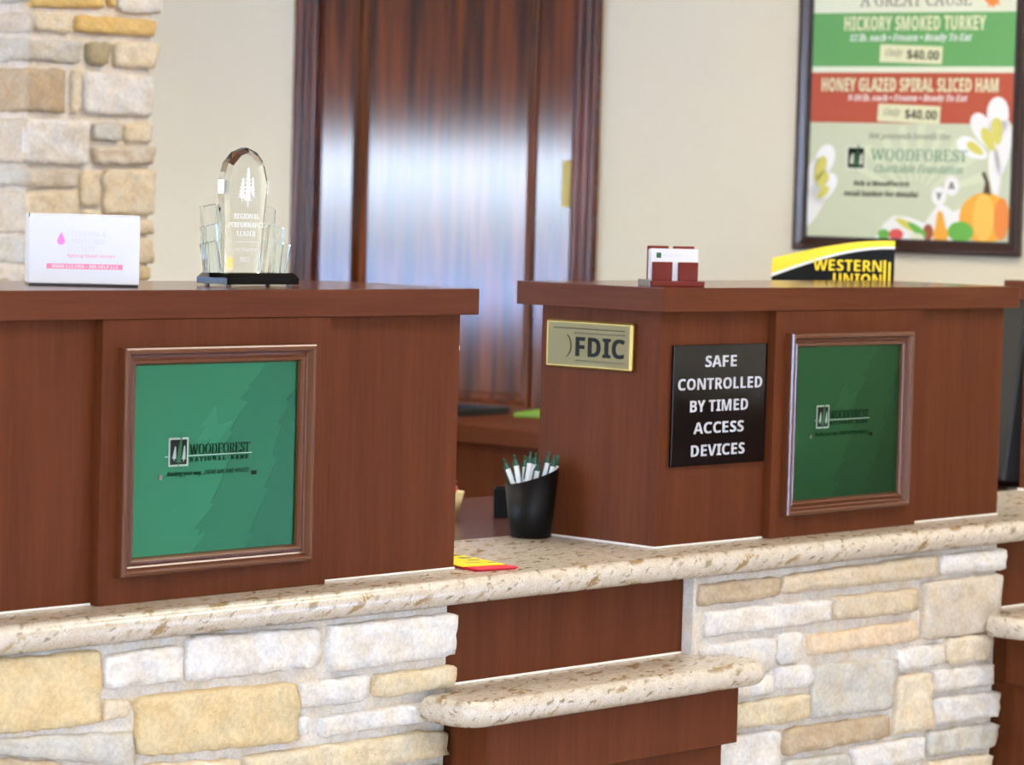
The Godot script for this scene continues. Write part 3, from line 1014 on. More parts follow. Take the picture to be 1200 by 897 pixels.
func bank_panel(d: Node3D, x0: float, y0: float, w: float, h: float) -> void:
	var z := PIL + 0.0018
	var p := part(d, "sign_panel", box(Vector3(x0, y0, PIL - 0.0002), Vector3(x0 + w, y0 + h, z), 0.0), M.green_light, Vector3.ZERO, Vector3.ZERO, "green printed panel with a dark tree shape and the bank's name")
	var e := []
	for q in [[1.0, 0.0], [0.80, 0.0], [0.755, 0.07], [0.70, 0.115], [0.715, 0.135], [0.63, 0.195], [0.69, 0.215], [0.63, 0.29], [0.58, 0.36], [0.60, 0.375], [0.50, 0.485], [0.58, 0.52], [0.53, 0.64], [0.47, 0.745], [0.50, 0.75], [0.365, 0.885], [0.41, 0.875], [0.40, 0.915], [0.45, 0.89], [0.43, 0.93], [0.36, 1.0], [1.0, 1.0]]:
		e += [x0 + q[0] * w, y0 + (1.0 - q[1]) * h]
	part(p, "printed_tree", prism(poly(e), z, z + 0.0003), M.green_mid)
	e = []
	for q in [[1.0, 0.14], [0.93, 0.20], [0.95, 0.24], [0.88, 0.33], [0.905, 0.35], [0.85, 0.50], [0.88, 0.53], [0.80, 0.68], [0.83, 0.69], [0.76, 0.83], [0.71, 0.92], [0.74, 0.93], [0.69, 1.0], [1.0, 1.0]]:
		e += [x0 + q[0] * w, y0 + (1.0 - q[1]) * h]
	part(p, "printed_tree", prism(poly(e), z + 0.0003, z + 0.0005), M.green_dark)
	e = []
	for q in [[0.49, 0.22], [0.505, 0.33], [0.60, 0.31], [0.555, 0.36], [0.50, 0.43], [0.43, 0.47], [0.46, 0.40], [0.37, 0.41], [0.44, 0.33], [0.40, 0.335]]:
		e += [x0 + q[0] * w, y0 + (1.0 - q[1]) * h]
	part(p, "printed_tree", prism(poly(e), z, z + 0.0003), M.green_pale)
	z += 0.0006
	logo(p, 0.4084, 0.1897, 0.0369, 0.0412, z, M.logo_grey, M.ink_dark, M.ink_green)
	text(p, "lettering", "WOODFOREST", "serif", M.ink_green_dark, Vector3(0.5050, 0.2130, z), 0.115, 0.0152)
	part(p, "printed_line", prism(rect(0.4020, 0.2036, 0.4085, 0.2048), z, z + 0.0004), M.logo_grey)
	part(p, "printed_line", prism(rect(0.4453, 0.2036, 0.5663, 0.2048), z, z + 0.0004), M.logo_grey)
	text(p, "lettering", "N A T I O N A L    B A N K", "serif_bold", M.ink_green_dark, Vector3(0.5045, 0.1985, z), 0.1125, 0.0062)
	text(p, "lettering", "Banking your way...EVERY DAY AND NIGHT!", "sans", M.ink_tag, Vector3(0.4840, 0.1785, z), 0.153, 0.0088, 0.0004, 0.18)
	part(p, "printed_mark", prism(poly([0.3915, 0.172, 0.3975, 0.172, 0.3975, 0.1775, 0.3945, 0.180, 0.3915, 0.1775]), z, z + 0.0004), M.ink_grey)
	text(p, "lettering", "FDIC", "bold", M.ink_dark, Vector3(0.5721, 0.1746, z), 0.011, 0.006)


# the bank's mark: a framed dark square with one tall and two small pines
func logo(p: Node, x: float, y: float, w: float, h: float, z: float, edge: Material, dark: Material, green: Material) -> void:
	part(p, "logo_frame", prism(rect(x, y, x + w, y + h), z, z + 0.0003), edge)
	part(p, "logo_square", prism(rect(x + w * 0.08, y + h * 0.07, x + w * 0.92, y + h * 0.93), z + 0.0003, z + 0.0005), dark)
	part(p, "logo_pine", prism(pine(x + w * 0.28, y + h * 0.2, h * 0.5, w * 0.26, 6, w * 0.06), z + 0.0005, z + 0.0007), edge)
	part(p, "logo_pine", prism(pine(x + w * 0.76, y + h * 0.16, h * 0.56, w * 0.24, 6, w * 0.04), z + 0.0005, z + 0.0007), edge)
	part(p, "logo_pine", prism(pine(x + w * 0.5, y - h * 0.03, h * 1.12, w * 0.34, 9, w * 0.14), z + 0.0007, z + 0.0009), green)


# ------------------------------------------------------------------ behind the counter

func back_office() -> void:
	var w := thing("work_surface", "dark brown laminate work surface behind the granite counter", "worktop", Vector3(0.8, 0, -0.6))
	part(w, "top", box(Vector3(-2.0, CT - 0.06, -0.32), Vector3(2.04, CT - 0.02, 0.317), 0.003), M.laminate)
	part(w, "support_panel", box(Vector3(-1.98, 0.0, 0.0), Vector3(2.0, CT - 0.061, 0.3), 0.002), M.wood)
	var c := thing("credenza", "brown wooden credenza seen through the gap in front of the door", "cabinet", Vector3(1.9, 0, -1.65))
	part(c, "top", box(Vector3(-0.28, CT + 0.02, -0.65), Vector3(0.25, CT + 0.062, 0.62), 0.002), M.wood_cap)
	part(c, "front_panel", box(Vector3(-0.25, 0.0, -0.63), Vector3(-0.232, CT + 0.019, 0.60), 0.001), M.wood)
	part(c, "body", box(Vector3(-0.231, 0.0, -0.63), Vector3(0.24, CT + 0.019, 0.60), 0.001), M.wood)
	var g := thing("folder", "bright green folder lying on the credenza", "folder", Vector3(2.0, CT + 0.062, -1.635), 0.35)
	part(g, "cover", box(Vector3(-0.085, 0, -0.055), Vector3(0.085, 0.005, 0.055), 0.001), M.folder_green)
	part(g, "sheets", box(Vector3(-0.083, 0.005, -0.053), Vector3(0.080, 0.007, 0.052), 0.0005), M.white_paper)
	part(g, "cover", box(Vector3(-0.085, 0.007, -0.055), Vector3(0.085, 0.010, 0.055), 0.001), M.folder_green)
	var b := thing("desk_tray", "dark flat desk tray on the credenza left of the green folder", "tray", Vector3(1.86, CT + 0.062, -1.86), 0.1)
	part(b, "tray_floor", box(Vector3(-0.09, 0, -0.14), Vector3(0.09, 0.005, 0.14), 0.001), M.black_matt)
	for q in [[-0.09, -0.14, -0.084, 0.14], [0.084, -0.14, 0.09, 0.14], [-0.084, -0.14, 0.084, -0.134], [-0.084, 0.134, 0.084, 0.14]]:
		part(b, "tray_rim", box(Vector3(q[0], 0.005, q[1]), Vector3(q[2], 0.016, q[3]), 0.001), M.black_matt)

	# black desk caddy half hidden by the pen cup
	var k := thing("desk_caddy", "small black desk caddy half hidden behind the pen cup", "caddy", Vector3(0.795, CT - 0.02, -0.615), -0.8)
	var st := tool()
	add_box(st, Vector3(-0.04, 0, -0.03), Vector3(0.04, 0.006, 0.03), 0.001)
	add_box(st, Vector3(-0.04, 0.006, -0.03), Vector3(0.04, 0.055, -0.026), 0.001)
	add_box(st, Vector3(-0.04, 0.006, 0.026), Vector3(0.04, 0.055, 0.03), 0.001)
	add_box(st, Vector3(-0.04, 0.006, -0.026), Vector3(-0.036, 0.055, 0.026), 0.001)
	add_box(st, Vector3(0.036, 0.006, -0.026), Vector3(0.04, 0.055, 0.026), 0.001)
	part(k, "tray_box", st.commit(), M.wu_black)
	part(k, "divider", box(Vector3(-0.002, 0.006, -0.026), Vector3(0.002, 0.062, 0.026), 0.001), M.black)

	# a paper cup of sweets, showing round the end of the divider
	var cup := thing("paper_cup", "cream paper cup peeking out behind the award divider", "cup", Vector3(0.66, CT - 0.02, -0.665))
	part(cup, "cup_wall", lathe([[0.0, 0.001], [0.021, 0.0], [0.034, 0.052], [0.033, 0.052], [0.020, 0.003], [0.0, 0.003]], 28), M.cream_paper)
	for q in [[0.012, 0.056, 0.006], [-0.012, 0.057, 0.010], [0.002, 0.066, -0.010]]:
		var s := thing("wrapped_sweet", "pink wrapped sweet heaped in the cream paper cup", "sweet", Vector3(0.66 + q[0], CT - 0.02 + q[1], -0.665 + q[2]), q[0] * 60.0, "sweets in the paper cup")
		part(s, "sweet", lathe([[0.0, -0.009], [0.006, -0.007], [0.0095, 0.0], [0.006, 0.007], [0.0, 0.009]], 14), M.pink_candy)
		part(s, "wrapper_twist", lathe([[0.0005, 0.008], [0.002, 0.009], [0.007, 0.015]], 10), M.pink_candy)

	# black screen behind the right-hand divider
	var m := thing("monitor", "black monitor showing in the gap beside the right-hand divider", "monitor", Vector3(2.30, CT - 0.02, -0.56), -0.75)
	part(m, "screen_housing", box(Vector3(-0.03, 0.016, -0.20), Vector3(0.012, 0.42, 0.24), 0.006), M.black_matt, Vector3.ZERO, Vector3(0, 0, -0.1))
	part(m, "stand", box(Vector3(0.0, 0.012, -0.03), Vector3(0.03, 0.12, 0.05), 0.004), M.black)
	part(m, "foot", box(Vector3(-0.09, 0.0, -0.10), Vector3(0.10, 0.012, 0.12), 0.004), M.black)

	# the yellow and black money transfer sign
	var s := thing("counter_sign", "black and yellow curved-top money transfer sign behind the right divider", "sign", Vector3(1.535, CT - 0.02, -0.44), -0.813)
	var hw := 0.124
	var top := PackedVector2Array()
	var mid := PackedVector2Array()
	var low := PackedVector2Array()
	for i in 21:
		var t := i / 20.0
		var x := lerpf(-hw, hw, t)
		top.append(Vector2(x, lerpf(0.497, 0.539, sin(t * PI / 2.0))))
		mid.append(Vector2(x, lerpf(0.467, 0.527, sin(t * PI / 2.0))))
		low.append(Vector2(x, lerpf(0.460, 0.522, sin(t * PI / 2.0))))
	var full := PackedVector2Array([Vector2(-hw, 0.0), Vector2(hw, 0.0)])
	for i in 21:
		full.append(low[20 - i])
	part(s, "board", prism(full, -0.006, 0.0), M.wu_black)
	part(s, "white_stripe", prism(band(mid, low), -0.006, 0.0005), M.white_ink)
	part(s, "yellow_band", prism(band(top, mid), -0.006, 0.0008), M.wu_yellow)
	text(s, "lettering", "WESTERN", "bold", M.wu_yellow, Vector3(0.029, 0.4865, 0.0), 0.139, 0.0225)
	text(s, "lettering", "UNION", "bold", M.wu_yellow, Vector3(0.0495, 0.459, 0.0), 0.098, 0.0225)
	part(s, "yellow_bar", prism(rect(0.102, 0.440, 0.107, 0.499), 0.0, 0.0006), M.wu_yellow)
	part(s, "yellow_bar", prism(rect(0.112, 0.440, 0.1165, 0.495), 0.0, 0.0006), M.wu_yellow)
	part(s, "sign_foot", box(Vector3(-0.09, 0.0, -0.07), Vector3(0.09, 0.005, -0.007), 0.001), M.wu_black)


func band(a: PackedVector2Array, b: PackedVector2Array) -> PackedVector2Array:
	var p := PackedVector2Array(b)
	for i in a.size():
		p.append(a[a.size() - 1 - i])
	return p


func wall_poster() -> void:
	var p := frame_node("framed_poster", "framed holiday food poster with green and red bands and a pumpkin", "poster", WALL_FOOT + WALL_ALONG * -0.589 + Vector3.UP * (CT + 0.506) + WALL_OUT * 0.001, WALL_ALONG, WALL_OUT)
	var W := 0.278
	var H := 0.711
	var prof := [[0.0, 0.0], [0.0, 0.018], [0.004, 0.022], [0.012, 0.022], [0.024, 0.016], [0.030, 0.012], [0.031, 0.006]]
	for m in rails(-W - 0.031, -0.031, W + 0.031, H + 0.031, 0.0, prof):
		part(p, "frame_rail", m, M.frame_dark)
	for m in rails(-W - 0.001, -0.001, W + 0.001, H + 0.001, 0.0, [[0.0, 0.009], [0.005, 0.0075], [0.005, 0.004]]):
		part(p, "frame_liner", m, M.liner_dark)
	part(p, "backing", box(Vector3(-W, 0, 0.0), Vector3(W, H, 0.004), 0.0), M.black_matt)
	var s := part(p, "print_sheet", box(Vector3(-W, 0, 0.004), Vector3(W, H, 0.0046), 0.0), M.print_base, Vector3.ZERO, Vector3.ZERO, "printed poster sheet")
	var z := 0.0047
	var fx := func(x: float) -> float: return x - W - 0.001
	part(s, "printed_ground", prism(rect(-W, 0.568, W, H), z, z + 0.0003), M.print_pale)
	# pale rays fanned over the lower ground
	for i in 9:
		var g := -1.15 + i * 0.29
		var r0 := Vector2(0.02, 0.10)
		var d0 := Vector2(sin(g), cos(g))
		var d1 := Vector2(sin(g + 0.12), cos(g + 0.12))
		var tri_ := PackedVector2Array([r0 + d0 * 0.05, r0 + d0 * 0.19, r0 + d1 * 0.19, r0 + d1 * 0.05])
		part(s, "printed_ray", prism(tri_, z, z + 0.0002), M.print_ray)
	part(s, "green_band", prism(rect(-W, 0.4335, W, 0.568), z, z + 0.0003), M.print_green)
	part(s, "white_stripe", prism(rect(-W, 0.4185, W, 0.4335), z, z + 0.0003), M.print_pale)
	part(s, "red_band", prism(rect(-W, 0.2925, W, 0.4185), z, z + 0.0003), M.print_red)
	z += 0.0004
	text(s, "lettering", "A GREAT CAUSE", "serif", M.ink_grey, Vector3(0.004, 0.600, z), 0.30, 0.032)
	part(s, "printed_leaf", prism(poly([0.185, 0.60, 0.20, 0.585, 0.196, 0.578, 0.208, 0.583, 0.214, 0.576, 0.218, 0.586, 0.232, 0.584, 0.224, 0.594, 0.232, 0.604, 0.205, 0.606]), z, z + 0.0003), M.print_orange_deep)
	text(s, "lettering", "HICKORY SMOKED TURKEY", "heavy", M.print_cream, Vector3(0.0035, 0.5415, z), 0.382, 0.036)
	text(s, "lettering", "12 lb. each • Frozen • Ready To Eat", "serif_bold", M.print_white, Vector3(-0.007, 0.5035, z), 0.329, 0.023, 0.0006, 0.25)
	text(s, "lettering", "HONEY GLAZED SPIRAL SLICED HAM", "heavy", M.print_cream, Vector3(-0.006, 0.388, z), 0.478, 0.034)
	text(s, "lettering", "9-10 lb. each • Frozen • Ready To Eat", "serif_bold", M.print_white, Vector3(-0.0095, 0.3535, z), 0.322, 0.021, 0.0006, 0.25)
	for y in [0.464, 0.316]:
		var l := part(s, "price_label", prism(rect(-0.0845, -0.022, 0.0845, 0.022), 0.0, 0.0004), M.print_cream, Vector3(-0.003, y, z), Vector3(0, 0, -0.035))
		l.set_meta("label", "cream price label")
		text(s, "lettering", "Only", "serif", M.ink_grey, Vector3(-0.049, y + 0.002, z + 0.0005), 0.045, 0.024, 0.0004, 0.3, -0.035)
		text(s, "lettering", "$40.00", "bold", M.ink_dark, Vector3(0.030, y - 0.002, z + 0.0005), 0.086, 0.026, 0.0004, 0.0, -0.035)
	text(s, "lettering", "Net proceeds benefit the", "serif", M.ink_grey, Vector3(-0.0005, 0.2585, z), 0.22, 0.02, 0.0005, 0.25)
	logo(s, -0.170, 0.1747, 0.053, 0.059, z, M.print_pale, M.ink_dark, M.ink_green)
	text(s, "lettering", "WOODFOREST", "serif", M.print_teal, Vector3(0.0275, 0.2135, z), 0.262, 0.0285)
	text(s, "lettering", "Charitable Foundation", "serif", M.print_teal, Vector3(0.029, 0.1795, z), 0.238, 0.020, 0.0005, 0.3)
	text(s, "lettering", "Ask a Woodforest", "bold", M.ink_dark, Vector3(-0.0715, 0.1415, z), 0.152, 0.014)
	text(s, "lettering", "retail banker for details!", "bold", M.ink_dark, Vector3(-0.0715, 0.1155, z), 0.202, 0.015)
	# husks of corn at both sides, white-edged
	var leaf := func(x: float, y: float, w: float, h: float, turn: float, k: float) -> PackedVector2Array:
		var o := PackedVector2Array()
		for i in 18:
			var g := TAU * i / 18
			var v := Vector2(w * k * sin(g) * (1.0 + 0.25 * cos(g)), h * k * cos(g)).rotated(turn)
			o.append(Vector2(clampf(x + v.x, -W + 0.001, W - 0.001), y + v.y))
		return o
	for q in [[-0.235, 0.185, 0.026, 0.055, -0.35], [-0.226, 0.125, 0.022, 0.045, -0.6], [-0.258, 0.085, 0.024, 0.06, -0.35], [-0.252, 0.155, 0.026, 0.05, -0.2]]:
		part(s, "printed_husk", prism(leaf.call(q[0], q[1], q[2], q[3], q[4], 1.0), z, z + 0.0003), M.print_white)
	for q in [[-0.242, 0.175, 0.014, 0.034, -0.3], [-0.235, 0.148, 0.016, 0.022, -0.4], [-0.232, 0.115, 0.010, 0.022, -0.8]]:
		part(s, "printed_corn", prism(leaf.call(q[0], q[1], q[2], q[3], q[4], 1.0), z + 0.0004, z + 0.0006), M.print_yellow)
	for q in [[0.235, 0.305, 0.028, 0.055, 0.05], [0.198, 0.275, 0.024, 0.05, 0.55], [0.170, 0.232, 0.022, 0.045, 1.1], [0.250, 0.235, 0.022, 0.07, -0.1], [0.232, 0.175, 0.016, 0.06, 0.1]]:
		part(s, "printed_husk", prism(leaf.call(q[0], q[1], q[2], q[3], q[4], 1.0), z, z + 0.0003), M.print_white)
	for q in [[0.234, 0.275, 0.014, 0.034, 0.1], [0.212, 0.255, 0.014, 0.032, 0.5], [0.178, 0.232, 0.011, 0.026, 1.0]]:
		part(s, "printed_corn", prism(leaf.call(q[0], q[1], q[2], q[3], q[4], 1.0), z + 0.0004, z + 0.0006), M.print_yellow)
	# two small lettered patches, then the harvest along the foot of the sheet
	for q in [["Y", 0.086, 0.113], ["A", 0.119, 0.139]]:
		part(s, "printed_patch", prism(ellipse(q[1], q[2], 0.020, 0.024), z, z + 0.0003), M.print_white)
		text(s, "lettering", q[0], "bold", M.ink_dark, Vector3(q[1], q[2], z + 0.0004), 0.016, 0.018)
	part(s, "printed_patch", prism(poly([-0.085, 0.0, -0.06, 0.042, -0.035, 0.062, 0.0, 0.060, 0.05, 0.045, 0.07, 0.075, 0.085, 0.092, 0.105, 0.09, 0.125, 0.075, 0.15, 0.085, 0.135, 0.0]), z, z + 0.0003), M.print_white)
	z += 0.0005
	part(s, "printed_stem", prism(poly([0.202, 0.118, 0.224, 0.118, 0.218, 0.150, 0.206, 0.176, 0.197, 0.172, 0.208, 0.150]), z, z + 0.0003), M.print_stem)
	var pumpkin := PackedVector2Array()
	for v in ellipse(0.210, 0.062, 0.068, 0.062, 36):
		pumpkin.append(Vector2(minf(v.x, W - 0.001), maxf(v.y, 0.001)))
	part(s, "printed_pumpkin", prism(pumpkin, z, z + 0.0003), M.print_orange)
	part(s, "pumpkin_rib", prism(ellipse(0.206, 0.062, 0.028, 0.059), z + 0.0003, z + 0.0005), M.print_orange_light)
	part(s, "pumpkin_rib", prism(ellipse(0.254, 0.060, 0.020, 0.052), z + 0.0003, z + 0.0005), M.print_orange_deep)
	part(s, "printed_gourd", prism(poly([0.076, 0.002, 0.112, 0.002, 0.116, 0.020, 0.106, 0.040, 0.098, 0.070, 0.090, 0.078, 0.083, 0.070, 0.080, 0.040, 0.073, 0.018]), z, z + 0.0003), M.print_orange)
	part(s, "printed_apple", prism(ellipse(0.147, 0.026, 0.034, 0.0255), z + 0.0006, z + 0.0009), M.print_apple)
	part(s, "printed_potato", prism(ellipse(0.060, 0.022, 0.014, 0.021), z, z + 0.0003), M.print_brown)
	part(s, "printed_apple", prism(ellipse(-0.026, 0.015, 0.0195, 0.014), z, z + 0.0003), M.print_crimson)
	part(s, "printed_pepper", prism(ellipse(-0.060, 0.014, 0.016, 0.0135), z, z + 0.0003), M.print_apple)
	part(s, "printed_corn", prism(leaf.call(0.002, 0.040, 0.010, 0.035, -2.0, 1.0), z, z + 0.0003), M.print_yellow)
	part(s, "printed_husk", prism(leaf.call(0.030, 0.028, 0.010, 0.030, -2.2, 1.0), z + 0.0003, z + 0.0006), M.print_apple)
	part(s, "printed_turnip", prism(ellipse(0.030, 0.010, 0.018, 0.0095), z + 0.0006, z + 0.0008), M.print_pale)


# ------------------------------------------------------------------ signs fixed to the dividers

func signs_on_dividers() -> void:
	var s := thing("safe_sign", "black glossy sign reading SAFE CONTROLLED BY TIMED ACCESS DEVICES", "sign", Vector3(0.4843 + 0.1548, CT + 0.1365, 0.0005))
	part(s, "plate", box(Vector3(-0.1268, 0, 0), Vector3(0.1268, 0.2065, 0.006), 0.0008), M.black_gloss)
	for l in [["SAFE", 0.1530, 0.3145, 0.0842], ["CONTROLLED", 0.1536, 0.2762, 0.2265], ["BY TIMED", 0.1516, 0.2385, 0.156], ["ACCESS", 0.1521, 0.2008, 0.1352], ["DEVICES", 0.1518, 0.1622, 0.1445]]:
		text(s, "lettering", l[0], "bold", M.silver_letter, Vector3(l[1] - 0.1548, l[2] - 0.1365, 0.006), l[3], 0.0195, 0.0006)

	var f := thing("brass_plaque", "brass plaque with dark FDIC lettering on the divider's end", "plaque", Vector3(0.4838, CT + 0.295, -0.154), -PI / 2)
	part(f, "plate", box(Vector3(-0.0985, 0, 0), Vector3(0.0985, 0.082, 0.010), 0.003), M.brass_bright)
	part(f, "face_plate", box(Vector3(-0.093, 0.0045, 0.010), Vector3(0.093, 0.0775, 0.0104), 0.0), M.brass)
	text(f, "lettering", "FDIC", "heavy", M.ink_dark, Vector3(0.0277, 0.0375, 0.0104), 0.112, 0.0335)
	part(f, "engraved_line", prism(rect(-0.080, 0.0675, 0.083, 0.069), 0.0104, 0.0108), M.ink_dark)
	text(f, "small_lettering", "Each depositor insured to at least $250,000", "sans", M.ink_grey, Vector3(0.025, 0.0605, 0.0104), 0.115, 0.005)
	text(f, "small_lettering", "Federal Deposit Insurance Corporation", "sans", M.ink_grey, Vector3(0.027, 0.0135, 0.0104), 0.11, 0.004)
	for i in 6:
		part(f, "engraved_line", prism(rect(-0.080, 0.020 + i * 0.0065, -0.062, 0.0205 + i * 0.0065), 0.0104, 0.0107), M.ink_grey)
	var arc := PackedVector2Array()
	for i in 13:
		var g := -0.95 + 1.9 * i / 12.0
		arc.append(Vector2(-0.061 + 0.0235 * cos(g), 0.038 + 0.0235 * sin(g)))
	for i in 13:
		var g := 0.95 - 1.9 * i / 12.0
		arc.append(Vector2(-0.0625 + 0.0228 * cos(g), 0.038 + 0.0235 * sin(g)))
	part(f, "engraved_arc", prism(arc, 0.0104, 0.0108), M.ink_dark)

	var h := thing("wall_hook", "small pale round hook on the end of the award divider", "hook", Vector3(0.0, CT + 0.347, -0.012), PI / 2)
	part(h, "hook_plate", lathe([[0.0, 0.0], [0.010, 0.0], [0.010, 0.002], [0.007, 0.004], [0.0, 0.004]], 20), M.caulk, Vector3.ZERO, Vector3(PI / 2, 0, 0))
	part(h, "hook_knob", rod(Vector3(0, 0, 0.003), Vector3(0, 0.004, 0.008), 0.003, 0.0035), M.caulk)


# ------------------------------------------------------------------ small things

const PENS := ["leftmost pen in the black cup, leaning out over the low rim", "second pen from the left in the black cup", "third pen from the left in the black cup", "tall upright pen near the middle of the black cup", "pen just right of the tall middle pen in the cup", "short pen right of the middle of the black cup", "third pen from the right in the black cup", "second pen from the right in the black cup", "rightmost pen in the black cup, by the high rim"]


func things_on_counter() -> void:
	var at := Vector3(0.4345, CT, -0.240)
	var c := thing("pen_cup", "black pen cup with a slanted rim on the granite by the divider", "pen cup", at)
	var rows := []
	for k in [[0.0, 0.0, 0.0], [0.033, 0.0, 0.0], [0.0355, 0.002, 0.0], [0.046, 0.1, 1.0], [0.0438, 0.1, 1.0], [0.0335, 0.004, 0.0], [0.0, 0.004, 0.0]]:
		var row := []
		for i in 40:
			var g := TAU * i / 40
			var up := 0.0
			if k[2] > 0.5:
				var f := cos(g - 0.82)
				up = 0.0035 + 0.0145 * f + 0.002 * f * f
			row.append(Vector3(k[0] * cos(g), k[1] + up, k[0] * sin(g)))
		rows.append(row)
	part(c, "cup_body", skin(rows, true), M.cup_black)
	# pens: [foot x, foot z, tip x, tip z, length]; x runs to the right of the picture, z towards the viewer
	var rt := Vector3(0.684, 0, 0.729)
	var fw := Vector3(-0.729, 0, 0.684)
	var count := 0
	for q in [[0.004, 0.006, -0.047, 0.010, 0.124], [-0.006, 0.010, -0.030, 0.014, 0.131], [-0.012, -0.004, -0.013, 0.006, 0.129], [-0.016, 0.012, -0.004, 0.018, 0.137], [-0.010, -0.012, 0.006, -0.006, 0.133], [-0.006, 0.002, 0.010, 0.010, 0.122], [0.006, -0.008, 0.028, -0.008, 0.136], [0.010, 0.004, 0.038, 0.008, 0.131], [0.014, -0.004, 0.044, -0.012, 0.131]]:
		count += 1
		var p := thing("pen", PENS[count - 1], "pen", at + Vector3(0, 0.005, 0), 0.0, "pens in the black cup")
		var a: Vector3 = rt * q[0] + fw * q[1] + Vector3(0, 0.004, 0)
		var b: Vector3 = rt * q[2] + fw * q[3] + Vector3(0, q[4], 0)
		var ax := (b - a).normalized()
		part(p, "barrel", rod(a, a + (b - a) * 0.91, 0.0032, 0.0052), M.pen_white)
		part(p, "grip", rod(a + (b - a) * 0.91, a + (b - a) * 0.985, 0.0053, 0.0038), M.pen_green)
		part(p, "clicker", rod(a + (b - a) * 0.985, b + ax * 0.007, 0.0022, 0.0022), M.pen_green)
		part(p, "clip", rod(a + (b - a) * 0.94 + fw * 0.002 + rt * -0.005, a + (b - a) * 0.70 + fw * 0.002 + rt * -0.0062, 0.0014, 0.0011), M.pen_green)

	var turn := 0.17
	for i in 2:
		var l := thing("leaflet", ["lowest red leaflet in the small stack by the award divider", "upper red leaflet directly under the yellow one"][i], "leaflet", Vector3(0.060 - 0.003 * i, CT + 0.0022 * i, -0.054 + 0.004 * i), -turn + 0.03 * i, "leaflets on the granite counter")
		part(l, "sheet", box(Vector3(-0.040, 0, -0.107), Vector3(0.040, 0.0021, 0.107), 0.0004), M.red_paper)
	var y := thing("leaflet", "yellow leaflet on top of the red ones on the granite", "leaflet", Vector3(0.064, CT + 0.0045, -0.078), -turn - 0.06, "leaflets on the granite counter")
	part(y, "sheet", box(Vector3(-0.040, 0, -0.107), Vector3(0.040, 0.0018, 0.107), 0.0004), M.yellow_paper)
	for q in [[-0.012, 0.074, 0.012, 0.078], [0.008, 0.045, 0.030, 0.052], [0.012, 0.010, 0.034, 0.024], [0.018, -0.03, 0.036, -0.01], [0.024, 0.080, 0.037, 0.086]]:
		part(y, "printed_block", box(Vector3(q[0], 0.0018, q[1]), Vector3(q[2], 0.0021, q[3]), 0.0), M.ink_grey)


